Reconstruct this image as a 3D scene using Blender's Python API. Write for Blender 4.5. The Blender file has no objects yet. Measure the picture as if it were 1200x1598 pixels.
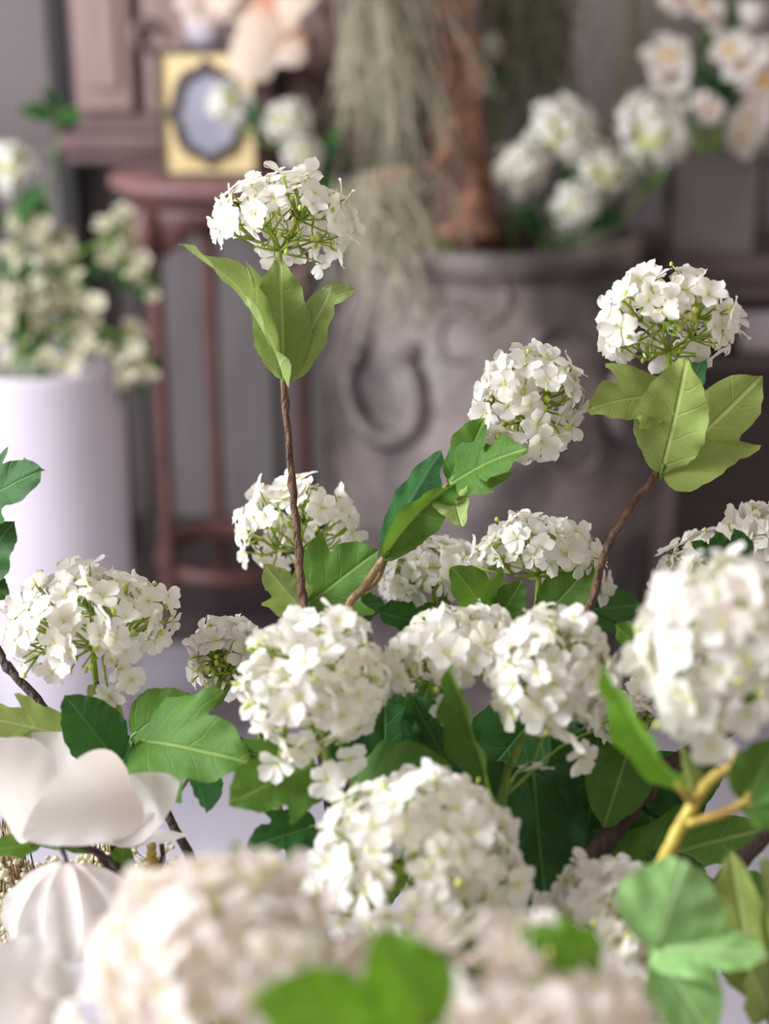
import bpy, bmesh, math, random
from mathutils import Vector, Matrix, Quaternion, noise

random.seed(7)
S = bpy.context.scene
C = S.collection
PI = math.pi

# ------------------------------------------------------------------ camera
F_PX = 2200.0
PITCH = math.radians(20)
CAM = Vector((0, 0, 1.42))
FWD = Vector((0, math.cos(PITCH), -math.sin(PITCH)))
UPV = Vector((0, math.sin(PITCH), math.cos(PITCH)))
RGT = Vector((1, 0, 0))
cd = bpy.data.cameras.new('camera')
cam = bpy.data.objects.new('camera', cd)
C.objects.link(cam)
cam.location = CAM
cam.rotation_euler = (PI / 2 - PITCH, 0, 0)
cd.sensor_fit = 'HORIZONTAL'
cd.sensor_width = 36
cd.lens = F_PX / 1200 * 36
cd.clip_start = 0.02
cd.dof.use_dof = True
cd.dof.focus_distance = 0.86
cd.dof.aperture_fstop = 4.6
S.camera = cam

# ------------------------------------------------------------------ light
w = bpy.data.worlds.new('world')
S.world = w
w.use_nodes = True
bg = w.node_tree.nodes['Background']
bg.inputs[0].default_value = (1.0, 0.89, 0.83, 1)
bg.inputs[1].default_value = 0.50


def area(name, loc, target, sx, sy, power, col):
    l = bpy.data.lights.new(name, 'AREA')
    l.shape = 'RECTANGLE'
    l.size, l.size_y = sx, sy
    l.energy = power
    l.color = col
    o = bpy.data.objects.new(name, l)
    C.objects.link(o)
    o.location = loc
    o.rotation_euler = (Vector(target) - Vector(loc)).to_track_quat('-Z', 'Y').to_euler()
    return o


area('window_daylight', (-2.55, 0.6, 2.15), (0.15, 1.0, 1.05), 1.7, 1.6, 175, (0.93, 0.95, 1.0))

S.view_settings.view_transform = 'Standard'
S.view_settings.look = 'None'
S.view_settings.gamma = 1
S.view_settings.exposure = 0.38
S.view_settings.use_curve_mapping = False
S.cycles.use_denoising = True


# ------------------------------------------------------------------ helpers
def P(px, py, d):
    return CAM + d * (FWD + (px - 600) / F_PX * RGT + (799 - py) / F_PX * UPV)


def PY(px, py, Y):
    """the point at world depth Y that shows at that pixel"""
    v = FWD + (px - 600) / F_PX * RGT + (799 - py) / F_PX * UPV
    return CAM + v * (Y / v.y)


def cdir(r, u, t):
    return (RGT * r + UPV * u - FWD * t).normalized()


def rnd(a, b):
    return random.uniform(a, b)


def lin(r, g, b):
    f = lambda c: (c / 255 / 12.92) if c / 255 <= 0.04045 else ((c / 255 + 0.055) / 1.055) ** 2.4
    return (f(r), f(g), f(b), 1)


class NT:
    """tiny helper for node materials"""

    def __init__(s, name):
        s.m = bpy.data.materials.new(name)
        s.m.use_nodes = True
        s.t = s.m.node_tree
        s.t.nodes.clear()
        s.out = s.n('ShaderNodeOutputMaterial')

    def n(s, typ, **kw):
        x = s.t.nodes.new(typ)
        for k, v in kw.items():
            setattr(x, k, v)
        return x

    def l(s, a, b):
        s.t.links.new(a, b)

    def math(s, op, a, b=None, c=None, clamp=False):
        x = s.n('ShaderNodeMath', operation=op, use_clamp=clamp)
        for i, v in enumerate((a, b, c)):
            if v is None:
                continue
            if isinstance(v, (int, float)):
                x.inputs[i].default_value = v
            else:
                s.l(v, x.inputs[i])
        return x.outputs[0]

    def mix(s, fac, a, b):
        x = s.n('ShaderNodeMix', data_type='RGBA')
        for i, v in ((0, fac), (6, a), (7, b)):
            if isinstance(v, (int, float)):
                x.inputs[i].default_value = v
            elif isinstance(v, tuple):
                x.inputs[i].default_value = v
            else:
                s.l(v, x.inputs[i])
        return x.outputs[2]

    def ramp(s, v, a, b):
        x = s.n('ShaderNodeMapRange', interpolation_type='SMOOTHSTEP')
        s.l(v, x.inputs[0])
        x.inputs[1].default_value = a
        x.inputs[2].default_value = b
        return x.outputs[0]

    def noise(s, scale, detail=3, coord='Object', vec=None):
        x = s.n('ShaderNodeTexNoise')
        x.inputs['Scale'].default_value = scale
        x.inputs['Detail'].default_value = detail
        if vec is None:
            tc = s.n('ShaderNodeTexCoord')
            vec = tc.outputs[coord]
        s.l(vec, x.inputs['Vector'])
        return x.outputs[0]


def plain(name, c1, c2=None, rough=0.6, scale=12, bump=0.0, stretch=None, transl=0.0, tc=None, bscale=None, spec=0.5, metal=0.0):
    N = NT(name)
    bs = N.n('ShaderNodeBsdfPrincipled')
    bs.inputs['Roughness'].default_value = rough
    bs.inputs['Specular IOR Level'].default_value = spec
    bs.inputs['Metallic'].default_value = metal
    vec = None
    if stretch:
        co = N.n('ShaderNodeTexCoord')
        mp = N.n('ShaderNodeMapping')
        mp.inputs['Scale'].default_value = stretch
        N.l(co.outputs['Object'], mp.inputs[0])
        vec = mp.outputs[0]
    nz = N.noise(scale, 4, vec=vec)
    col = N.mix(N.ramp(nz, 0.32, 0.68), c1, c2 or c1)
    N.l(col, bs.inputs['Base Color'])
    if bump:
        b = N.n('ShaderNodeBump')
        b.inputs['Strength'].default_value = bump
        b.inputs['Distance'].default_value = 0.01
        N.l(N.noise(bscale or scale * 2, 5, vec=vec), b.inputs['Height'])
        N.l(b.outputs[0], bs.inputs['Normal'])
    sh = bs.outputs[0]
    if transl:
        tr = N.n('ShaderNodeBsdfTranslucent')
        if tc:
            tr.inputs[0].default_value = tc
        else:
            N.l(col, tr.inputs[0])
        mx = N.n('ShaderNodeMixShader')
        mx.inputs[0].default_value = transl
        N.l(sh, mx.inputs[1])
        N.l(tr.outputs[0], mx.inputs[2])
        sh = mx.outputs[0]
    N.l(sh, N.out.inputs[0])
    return N.m


def petal_mat(name, tip, base, tint, transl=0.35, rough=0.55, b0=0.1, b1=0.55, streak=0.0):
    """white silk petal: UV.y runs from the throat (0) to the rim (1)"""
    N = NT(name)
    uv = N.n('ShaderNodeUVMap', uv_map='UVMap')
    sp = N.n('ShaderNodeSeparateXYZ')
    N.l(uv.outputs[0], sp.inputs[0])
    oi = N.n('ShaderNodeObjectInfo')
    rim = N.mix(oi.outputs['Random'], tip, tint)
    col = N.mix(N.ramp(sp.outputs[1], b0, b1), base, rim)
    bs = N.n('ShaderNodeBsdfPrincipled')
    bs.inputs['Roughness'].default_value = rough
    bs.inputs['Specular IOR Level'].default_value = 0.3
    if streak:
        mp = N.n('ShaderNodeMapping')
        mp.inputs['Scale'].default_value = (60, 3, 1)
        N.l(uv.outputs[0], mp.inputs[0])
        nz = N.noise(1.0, 3, vec=mp.outputs[0])
        b = N.n('ShaderNodeBump')
        b.inputs['Strength'].default_value = streak
        b.inputs['Distance'].default_value = 0.002
        N.l(nz, b.inputs['Height'])
        N.l(b.outputs[0], bs.inputs['Normal'])
    N.l(col, bs.inputs['Base Color'])
    tr = N.n('ShaderNodeBsdfTranslucent')
    wm = N.n('ShaderNodeMix', data_type='RGBA', blend_type='MULTIPLY')
    wm.inputs[0].default_value = 1.0
    N.l(col, wm.inputs[6])
    wm.inputs[7].default_value = (1.0, 0.965, 0.90, 1)
    N.l(wm.outputs[2], tr.inputs[0])
    mx = N.n('ShaderNodeMixShader')
    mx.inputs[0].default_value = transl
    N.l(bs.outputs[0], mx.inputs[1])
    N.l(tr.outputs[0], mx.inputs[2])
    N.l(mx.outputs[0], N.out.inputs[0])
    return N.m


def leaf_mat(name, c1, c2, vein, tcol, transl=0.3, rough=0.5, vamt=0.75):
    N = NT(name)
    uv = N.n('ShaderNodeUVMap', uv_map='UVMap')      # (signed t, place along the midrib)
    sp = N.n('ShaderNodeSeparateXYZ')
    N.l(uv.outputs[0], sp.inputs[0])
    uv2 = N.n('ShaderNodeUVMap', uv_map='flat')      # (x, y) in leaf lengths
    sp2 = N.n('ShaderNodeSeparateXYZ')
    N.l(uv2.outputs[0], sp2.inputs[0])
    nz = N.noise(9, 3, vec=uv2.outputs[0])
    oi = N.n('ShaderNodeObjectInfo')
    base = N.mix(N.math('ADD', N.math('MULTIPLY', N.ramp(nz, 0.3, 0.7), 0.5), N.math('MULTIPLY', oi.outputs['Random'], 0.5)), c1, c2)
    # side veins: lines of equal place along the midrib
    wob = N.math('MULTIPLY', N.math('SUBTRACT', N.noise(4, 2, vec=uv2.outputs[0]), 0.5), 0.7)
    fr = N.math('FRACT', N.math('ADD', N.math('MULTIPLY_ADD', sp.outputs[1], 4.6, 0.3), wob))
    dd = N.math('ABSOLUTE', N.math('SUBTRACT', fr, 0.5))
    side = N.math('SUBTRACT', 1.0, N.ramp(dd, 0.008, 0.06))
    fade = N.math('SUBTRACT', 1.0, N.math('MULTIPLY', N.math('ABSOLUTE', sp.outputs[0]), 0.75))
    side = N.math('MULTIPLY', side, N.math('MULTIPLY', fade, 0.62))
    ax = N.math('ABSOLUTE', sp2.outputs[0])
    mid = N.math('SUBTRACT', 1.0, N.ramp(ax, 0.007, 0.022))
    fine = N.n('ShaderNodeTexVoronoi', feature='DISTANCE_TO_EDGE')
    fine.inputs['Scale'].default_value = 26
    N.l(uv2.outputs[0], fine.inputs['Vector'])
    net = N.math('MULTIPLY', N.math('SUBTRACT', 1.0, N.ramp(fine.outputs[0], 0.0, 0.09)), 0.22)
    vm = N.math('MAXIMUM', N.math('MAXIMUM', side, mid), net, clamp=True)
    col = N.mix(N.math('MULTIPLY', vm, vamt), base, vein)
    bs = N.n('ShaderNodeBsdfPrincipled')
    bs.inputs['Roughness'].default_value = rough
    bs.inputs['Specular IOR Level'].default_value = 0.22
    b = N.n('ShaderNodeBump')
    b.inputs['Strength'].default_value = 0.55
    b.inputs['Distance'].default_value = 0.0015
    b.invert = True
    hh = N.math('ADD', N.math('MAXIMUM', side, mid), N.math('MULTIPLY', nz, 0.6))
    N.l(hh, b.inputs['Height'])
    N.l(b.outputs[0], bs.inputs['Normal'])
    N.l(col, bs.inputs['Base Color'])
    tr = N.n('ShaderNodeBsdfTranslucent')
    N.l(N.mix(N.math('MULTIPLY', vm, 0.5), tcol, vein), tr.inputs[0])
    mx = N.n('ShaderNodeMixShader')
    mx.inputs[0].default_value = transl
    N.l(bs.outputs[0], mx.inputs[1])
    N.l(tr.outputs[0], mx.inputs[2])
    N.l(mx.outputs[0], N.out.inputs[0])
    return N.m


M = {}
M['petal'] = petal_mat('snowball_petal', (0.87, 0.86, 0.85, 1), (0.76, 0.78, 0.52, 1), (0.88, 0.845, 0.785, 1), 0.42, b0=0.0, b1=0.34)
M['petal_cream'] = petal_mat('cream_petal', (0.68, 0.64, 0.53, 1), (0.50, 0.46, 0.27, 1), (0.60, 0.56, 0.42, 1), 0.35)
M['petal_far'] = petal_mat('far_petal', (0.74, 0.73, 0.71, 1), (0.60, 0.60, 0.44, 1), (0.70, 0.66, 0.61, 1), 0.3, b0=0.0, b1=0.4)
M['magnolia'] = petal_mat('magnolia_petal', (0.79, 0.75, 0.735, 1), (0.75, 0.68, 0.65, 1), (0.80, 0.76, 0.74, 1), 0.42, streak=0.35)
M['petal_warm_lit'] = petal_mat('warm_lit_petal', (0.88, 0.83, 0.81, 1), (0.82, 0.80, 0.54, 1), (0.89, 0.81, 0.755, 1), 0.42, b0=0.0, b1=0.34)  # pinkish petals, warm reflected light put into the colour
M['petal_open'] = petal_mat('open_blossom_petal', (0.68, 0.63, 0.59, 1), (0.66, 0.56, 0.36, 1), (0.62, 0.55, 0.50, 1), 0.3, b0=0.0, b1=0.4)
M['peach'] = petal_mat('peach_petal', (0.95, 0.80, 0.68, 1), (0.90, 0.42, 0.24, 1), (0.95, 0.86, 0.80, 1), 0.5, b0=0.0, b1=0.45)
M['bud'] = plain('bud_green', lin(176, 190, 70), lin(205, 205, 110), 0.6, 300)
M['pedicel'] = plain('pedicel_green', lin(140, 172, 44), lin(178, 194, 78), 0.55, 120, transl=0.3)
M['yellow'] = plain('stamen_yellow', lin(214, 160, 40), lin(236, 190, 80), 0.7, 200)
M['leaf'] = leaf_mat('leaf_green', lin(78, 116, 42), lin(58, 100, 38), lin(132, 158, 88), lin(124, 165, 50), 0.3, 0.6)
M['leaf_bright'] = leaf_mat('leaf_bright', lin(98, 146, 44), lin(84, 132, 38), lin(140, 176, 84), lin(130, 185, 40), 0.38, 0.6)
M['leaf_lit'] = leaf_mat('leaf_lit', lin(144, 162, 96), lin(128, 150, 80), lin(184, 198, 138), lin(156, 176, 88), 0.28, 0.6)  # paler green, light shining through the leaves is in the colour
M['leaf_olive'] = leaf_mat('leaf_underside', lin(142, 158, 86), lin(130, 149, 76), lin(176, 188, 118), lin(158, 176, 80), 0.25, 0.65)
M['leaf_teal'] = leaf_mat('leaf_teal', lin(72, 132, 92), lin(86, 146, 104), lin(140, 184, 150), lin(90, 150, 80), 0.25)
M['leaf_deep'] = leaf_mat('leaf_deep', lin(34, 76, 40), lin(46, 88, 38), lin(84, 122, 70), lin(76, 126, 40), 0.22, 0.62)  # dark green, with the bouquet's inner shade put into the colour
M['leaf_mint'] = leaf_mat('leaf_mint', lin(136, 176, 108), lin(112, 158, 88), lin(186, 214, 160), lin(140, 180, 90), 0.25)
M['bark'] = plain('bark_brown', lin(112, 82, 58), lin(72, 50, 38), 0.75, 160, bump=0.7, stretch=(1, 1, 0.35))
M['bark_dark'] = plain('bark_dark', lin(74, 52, 44), lin(48, 36, 32), 0.75, 160, bump=0.7, stretch=(1, 1, 0.35))
M['stem_green'] = plain('stem_green', lin(112, 140, 56), lin(88, 120, 44), 0.55, 90, bump=0.2)
M['stem_ochre'] = plain('stem_ochre', lin(186, 170, 70), lin(160, 128, 60), 0.55, 60, bump=0.2)
M['stem_tan'] = plain('stem_tan', lin(150, 124, 84), lin(112, 84, 60), 0.65, 120, bump=0.4)
M['wall'] = plain('wall_paint', lin(118, 110, 108), lin(110, 102, 100), 0.85, 3, bump=0.05)
M['board'] = plain('board_paint', lin(116, 108, 107), lin(104, 96, 96), 0.7, 4, stretch=(6, 6, 1))
M['skirt'] = plain('skirting_wood', lin(58, 47, 47), lin(50, 41, 41), 0.6, 8)
M['floor'] = plain('floor_screed', lin(190, 185, 197), lin(180, 175, 187), 0.5, 2.2, bump=0.02)
M['floor_slab'] = plain('slab_dark', lin(68, 56, 57), lin(56, 46, 48), 0.6, 7, stretch=(1, 8, 8))
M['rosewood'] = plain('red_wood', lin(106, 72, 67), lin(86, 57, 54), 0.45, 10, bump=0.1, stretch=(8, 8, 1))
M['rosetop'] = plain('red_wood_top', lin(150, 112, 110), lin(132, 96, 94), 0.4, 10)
M['cabinet'] = plain('cabinet_wood', lin(150, 127, 121), lin(136, 112, 107), 0.55, 7, stretch=(10, 10, 1))
M['cabinet_dark'] = plain('cabinet_groove_wood', lin(118, 94, 92), lin(104, 82, 82), 0.6, 8)
M['post'] = plain('post_dark', lin(38, 36, 37), lin(32, 30, 31), 0.7, 5)
M['jar'] = plain('jar_stoneware', lin(122, 111, 107), lin(56, 49, 48), 0.5, 5, bump=1.0, bscale=16)
M['soil'] = plain('soil', lin(46, 38, 34), lin(34, 28, 26), 0.95, 40, bump=0.6)
M['pot'] = plain('white_glaze', lin(196, 189, 199), lin(188, 181, 191), 0.5, 3)
M['gold'] = plain('gold_mat', lin(232, 210, 158), lin(226, 202, 148), 0.6, 20)
M['frame_dark'] = plain('frame_dark', lin(84, 76, 74), lin(66, 60, 60), 0.5, 20)
M['glass'] = plain('mirror_glass', lin(176, 174, 190), lin(150, 148, 164), 0.25, 6, spec=0.8)
M['moss'] = plain('moss_grey_green', lin(226, 218, 198), lin(206, 202, 178), 0.9, 30, transl=0.45)
M['moss_olive'] = plain('moss_olive', lin(126, 122, 96), lin(104, 102, 76), 0.9, 30, transl=0.2)
M['drift'] = plain('driftwood', lin(164, 116, 96), lin(104, 76, 66), 0.8, 12, bump=1.0, stretch=(2, 2, 0.6))
M['planter'] = plain('planter_grey', lin(112, 104, 103), lin(98, 91, 90), 0.6, 5)
M['tablewood'] = plain('table_wood', lin(86, 70, 70), lin(70, 57, 58), 0.55, 8, stretch=(1, 8, 8))
M['tableleg'] = plain('table_leg_wood', lin(132, 118, 120), lin(116, 102, 104), 0.5, 8)  # paler than the top, light falling on the leg is in the colour
M['palebox'] = plain('pale_box', lin(188, 178, 182), lin(176, 166, 170), 0.7, 5)
M['lace'] = plain('lace_cream', lin(246, 240, 216), lin(232, 224, 188), 0.7, 400, transl=0.4)


# ---- mesh building
class MB:
    def __init__(s):
        s.v, s.f, s.mi, s.uv, s.uv2 = [], [], [], {}, {}

    def add(s, verts, faces, mi=0, uv=None, uv2=None):
        o = len(s.v)
        s.v += [Vector(q) for q in verts]
        for fa in faces:
            s.f.append([i + o for i in fa])
            s.mi.append(mi)
        if uv:
            for i, q in enumerate(uv):
                s.uv[o + i] = q
        if uv2:
            for i, q in enumerate(uv2):
                s.uv2[o + i] = q

    def box(s, c, dim, mi=0, rot=None, bev=0.0):
        bm = bmesh.new()
        bmesh.ops.create_cube(bm, size=1)
        for q in bm.verts:
            q.co = Vector((q.co.x * dim[0], q.co.y * dim[1], q.co.z * dim[2]))
        if bev:
            bmesh.ops.bevel(bm, geom=list(bm.edges), offset=bev, segments=2, affect='EDGES', profile=0.6)
        bm.verts.index_update()
        R = rot or Matrix.Identity(3)
        s.add([R @ q.co + Vector(c) for q in bm.verts], [[q.index for q in fa.verts] for fa in bm.faces], mi)
        bm.free()

    def tube(s, pts, rad, n=8, mi=0, cap=True):
        pts = [Vector(q) for q in pts]
        if not hasattr(rad, '__len__'):
            rad = [rad] * len(pts)
        vs, fs = [], []
        prev = None
        for i, q in enumerate(pts):
            a = pts[max(0, i - 1)]
            b = pts[min(len(pts) - 1, i + 1)]
            t = (b - a).normalized() if (b - a).length > 1e-9 else Vector((0, 0, 1))
            if prev is None:
                x = t.orthogonal().normalized()
            else:
                x = (prev - t * prev.dot(t))
                x = x.normalized() if x.length > 1e-6 else t.orthogonal().normalized()
            prev = x
            y = t.cross(x)
            for k in range(n):
                an = 2 * PI * k / n
                vs.append(q + (x * math.cos(an) + y * math.sin(an)) * rad[i])
        for i in range(len(pts) - 1):
            for k in range(n):
                k2 = (k + 1) % n
                fs.append([i * n + k, i * n + k2, (i + 1) * n + k2, (i + 1) * n + k])
        if cap:
            fs.append(list(range(n))[::-1])
            fs.append([(len(pts) - 1) * n + k for k in range(n)])
        s.add(vs, fs, mi)

    def ball(s, c, r, mi=0, n=6, m=4, sc=(1, 1, 1)):
        vs, fs = [], []
        for i in range(m + 1):
            th = PI * i / m
            for k in range(n):
                an = 2 * PI * k / n
                vs.append(Vector(c) + Vector((math.sin(th) * math.cos(an) * sc[0], math.sin(th) * math.sin(an) * sc[1], math.cos(th) * sc[2])) * r)
        for i in range(m):
            for k in range(n):
                k2 = (k + 1) % n
                fs.append([i * n + k, (i + 1) * n + k, (i + 1) * n + k2, i * n + k2])
        s.add(vs, fs, mi)

    def lathe(s, prof, n=48, mi=0, c=(0, 0, 0), fn=None):
        vs, fs = [], []
        for r, z in prof:
            for k in range(n):
                an = 2 * PI * k / n
                q = Vector((r * math.cos(an), r * math.sin(an), z))
                if fn:
                    q = fn(q, an, r, z)
                vs.append(q + Vector(c))
        for i in range(len(prof) - 1):
            for k in range(n):
                k2 = (k + 1) % n
                fs.append([i * n + k, i * n + k2, (i + 1) * n + k2, (i + 1) * n + k])
        s.add(vs, fs, mi)

    def mesh(s, name, mats, smooth=True):
        me = bpy.data.meshes.new(name)
        me.from_pydata(s.v, [], s.f)
        for m in mats if isinstance(mats, (list, tuple)) else [mats]:
            me.materials.append(M[m])
        me.polygons.foreach_set('material_index', s.mi)
        me.polygons.foreach_set('use_smooth', [smooth] * len(s.f))
        if s.uv:
            for nm, dct in (('UVMap', s.uv), ('flat', s.uv2)):
                if not dct:
                    continue
                ul = me.uv_layers.new(name=nm)
                arr = []
                for lp in me.loops:
                    q = dct.get(lp.vertex_index, (0.0, 0.5))
                    arr += [q[0], q[1]]
                ul.data.foreach_set('uv', arr)
        me.update()
        return me

    def obj(s, name, mats, parent=None, org=None, smooth=True):
        org = Vector(org) if org is not None else Vector((0, 0, 0))
        if org.length:
            s.v = [q - org for q in s.v]
        return link(name, s.mesh(name, mats, smooth), parent, org)


def world_of(o):
    q = Vector(o.location)
    while o.parent:
        o = o.parent
        q += Vector(o.location)
    return q


def link(name, me, parent=None, loc=(0, 0, 0)):
    """loc is in world space; parents are never rotated"""
    o = bpy.data.objects.new(name, me)
    C.objects.link(o)
    if parent:
        o.parent = parent
        o.location = Vector(loc) - world_of(parent)
    else:
        o.location = loc
    return o


def thing(name, label, cat, loc, group=None):
    o = link(name, None, None, loc)
    o.empty_display_size = 0.05
    return tag(o, label, cat, group)


def tag(o, label, cat, group=None):
    o['label'] = label
    o['category'] = cat
    if group:
        o['group'] = group
    return o


def struct(o):
    o['kind'] = 'structure'
    return o


def spline(pts, n=8):
    pts = [Vector(q) for q in pts]
    if len(pts) < 3:
        a, b = pts
        return [a.lerp(b, i / n) for i in range(n + 1)]
    e = [pts[0] * 2 - pts[1]] + pts + [pts[-1] * 2 - pts[-2]]
    out = []
    for i in range(1, len(e) - 2):
        p0, p1, p2, p3 = e[i - 1:i + 3]
        for k in range(n):
            t = k / n
            out.append(0.5 * ((2 * p1) + (p2 - p0) * t + (2 * p0 - 5 * p1 + 4 * p2 - p3) * t * t + (3 * p1 - p0 - 3 * p2 + p3) * t ** 3))
    out.append(pts[-1])
    return out


# ------------------------------------------------------------------ the room
WALL_Y = 3.5
m = MB(); m.box((0, 1.4, -0.05), (6.4, 6.4, 0.1))
floor = struct(m.obj('floor', 'floor'))
m = MB(); m.box((0, WALL_Y + 0.06, 1.4), (6.4, 0.12, 2.8))
wall = struct(m.obj('wall_back', 'wall'))
# upright boards along the lower wall, each proud of the wall with a gap between
bw = 0.168
x = -2.2
bm_ = MB(); bm_.box((0, 0, 0), (bw - 0.026, 0.02, 0.92), bev=0.006)
bme = bm_.mesh('board', 'board', False)
while x < 1.9:
    link('board', bme, wall, (x, WALL_Y - 0.01, 0.60))
    x += bw
m = MB(); m.box((-0.15, WALL_Y - 0.02, 1.075), (4.3, 0.045, 0.03), bev=0.008)
m.obj('dado_rail', 'board', wall, smooth=False)
m = MB(); m.box((0, WALL_Y - 0.02, 0.07), (6.4, 0.04, 0.14), bev=0.006)
struct(m.obj('baseboard_back', 'skirt', smooth=False))
# left wall with the window that lights the room
m = MB()
WX = -2.86
y0, y1, z0, z1 = -0.25, 1.45, 1.25, 2.7
m.box((WX, (-1.8 + y0) / 2, 1.4), (0.12, y0 + 1.8, 2.8))
m.box((WX, (y1 + WALL_Y) / 2, 1.4), (0.12, WALL_Y - y1, 2.8))
m.box((WX, (y0 + y1) / 2, z0 / 2), (0.12, y1 - y0, z0))
m.box((WX, (y0 + y1) / 2, (z1 + 2.8) / 2), (0.12, y1 - y0, 2.8 - z1))
struct(m.obj('wall_left', 'wall', smooth=False))
m = MB()
for yy in (y0 + 0.03, (y0 + y1) / 2, y1 - 0.03):
    m.box((WX, yy, (z0 + z1) / 2), (0.08, 0.06, z1 - z0))
for zz in (z0 + 0.03, z1 - 0.03):
    m.box((WX, (y0 + y1) / 2, zz), (0.08, y1 - y0, 0.06))
struct(m.obj('window_1', 'pot', smooth=False))
# dark upright post in front of the wall
a = PY(93, 150, 3.35)
m = MB(); m.box((a.x, 3.4, 1.4), (0.046, 0.09, 2.8), bev=0.008)
struct(m.obj('trim_1', 'post', smooth=False))
# low dark slab on the floor along the wall
m = MB(); m.box((-0.35, 3.23, 0.03), (1.75, 0.46, 0.06), bev=0.008)
tag(m.obj('floor_slab', 'floor_slab', smooth=False), 'low dark slab on the floor along the boarded wall', 'floor_slab')

# ------------------------------------------------------------------ wall cabinet
CY = 3.25
xl, xr = PY(108, 100, CY).x, PY(545, 100, CY).x
zb = PY(300, 232, CY).z
cw, cxm = xr - xl, (xl + xr) / 2
cab = thing('hanging_cabinet', 'pinkish brown carved wooden cabinet hung on the boarded wall', 'cabinet', (cxm, WALL_Y, zb))
m = MB(); m.box((cxm, CY + 0.132, zb + 0.45), (cw, 0.236, 0.86), bev=0.006)
m.obj('body', 'cabinet_dark', cab, smooth=False)
for k in range(4):
    pw = cw / 4
    px_ = xl + pw * (k + 0.5)
    m = MB(); m.box((px_, CY, zb + 0.47), (pw - 0.03, 0.03, 0.78), bev=0.01)
    d_ = m.obj('door', 'cabinet', cab, smooth=False)
    m = MB()
    m.box((px_, CY - 0.02, zb + 0.47), (pw - 0.085, 0.016, 0.68), bev=0.007)
    m.obj('door_panel', 'cabinet', d_, smooth=False)
m = MB(); m.box((cxm, CY + 0.05, zb + 0.02), (cw + 0.05, 0.28, 0.035), bev=0.012)
m.box((cxm, CY + 0.06, zb - 0.012), (cw + 0.02, 0.24, 0.03), bev=0.008)
m.obj('bottom_moulding', 'cabinet_dark', cab, smooth=False)
sc = CY / F_PX
# carved scrollwork on the doors
for (px, py, r, a0, a1) in ((228, 60, 26, 0, 300), (450, 150, 42, 20, 230), (500, 90, 30, 100, 380), (470, 30, 34, 0, 250), (530, 150, 26, 0, 300)):
    m = MB()
    c0 = PY(px, py, CY - 0.04)
    pts = []
    for k in range(17):
        an = math.radians(a0 + (a1 - a0) * k / 16)
        rr = r * sc * (1 - 0.5 * k / 16)
        pts.append(Vector((c0.x + rr * math.cos(an), CY - 0.036, c0.z + rr * math.sin(an))))
    m.tube(pts, [0.004 + 0.009 * math.sin(PI * k / 16) for k in range(17)], 8)
    m.obj('scroll_carving', 'cabinet_dark', cab)
# little shelf fixed to the cabinet front
sl, sr = PY(285, 72, 3.02), PY(447, 72, 3.02)
shz = sl.z
m = MB(); m.box(((sl.x + sr.x) / 2, 3.125, shz - 0.011), (sr.x - sl.x, 0.22, 0.022), bev=0.005)
sh = m.obj('shelf', 'frame_dark', cab, smooth=False)
for xx in (sl.x + 0.03, sr.x - 0.03):
    m = MB()
    m.tube([(xx, 3.22, shz - 0.14), (xx, 3.17, shz - 0.11), (xx, 3.15, shz - 0.06), (xx, 3.08, shz - 0.02)], [0.012, 0.014, 0.012, 0.01], 8)
    m.obj('shelf_bracket', 'frame_dark', sh)

# ------------------------------------------------------------------ plant stand
SD = 3.05
s0 = PY(340, 268, SD)
STZ = s0.z
sx, sy = s0.x, s0.y
st = thing('plant_stand', 'tall round red brown wooden plant stand with carved apron', 'plant stand', (sx, sy, 0.06))
R0 = 165 * SD / F_PX
m = MB()
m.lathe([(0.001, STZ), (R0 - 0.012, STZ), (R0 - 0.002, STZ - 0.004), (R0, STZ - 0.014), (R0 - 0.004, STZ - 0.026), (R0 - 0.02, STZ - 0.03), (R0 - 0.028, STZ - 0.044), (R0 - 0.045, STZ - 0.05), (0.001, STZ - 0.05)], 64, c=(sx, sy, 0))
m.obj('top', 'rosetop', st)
m = MB()
na = 96
ra = R0 - 0.052
def apr(q, an, r, z):
    if z < STZ - 0.07:
        q.z = STZ - 0.075 - 0.075 * (0.5 + 0.5 * math.cos(3 * (an - math.radians(226)))) ** 1.5 - 0.012 * abs(math.sin(9 * an))
    return q
m.lathe([(ra - 0.02, STZ - 0.051), (ra, STZ - 0.051), (ra + 0.01, STZ - 0.066), (ra - 0.002, STZ - 0.1), (ra - 0.02, STZ - 0.1)], na, c=(sx, sy, 0), fn=apr)
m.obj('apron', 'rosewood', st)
rl = 135 * SD / F_PX
for dg in (106, 226, 346):
    an = math.radians(dg)
    m = MB()
    pr = [(1.0, STZ - 0.06, 0.030), (1.05, STZ - 0.10, 0.034), (1.04, STZ - 0.14, 0.028), (0.98, STZ - 0.20, 0.019), (0.96, STZ - 0.36, 0.016), (0.97, 0.45, 0.015), (1.0, 0.24, 0.017), (1.03, 0.13, 0.016), (1.1, 0.075, 0.02)]
    pts = spline([Vector((sx + rl * k * math.cos(an), sy + rl * k * math.sin(an), z)) for k, z, _ in pr], 4)
    rad = [pr[min(len(pr) - 1, i // 4)][2] * (1 - (i % 4) / 4) + pr[min(len(pr) - 1, i // 4 + 1)][2] * ((i % 4) / 4) for i in range(len(pts))]
    m.tube(pts, rad, 10)
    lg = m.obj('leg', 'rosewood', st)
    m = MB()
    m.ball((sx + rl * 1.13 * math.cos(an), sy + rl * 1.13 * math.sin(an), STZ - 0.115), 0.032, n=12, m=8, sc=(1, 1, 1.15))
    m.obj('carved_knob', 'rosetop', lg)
m = MB()
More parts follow.
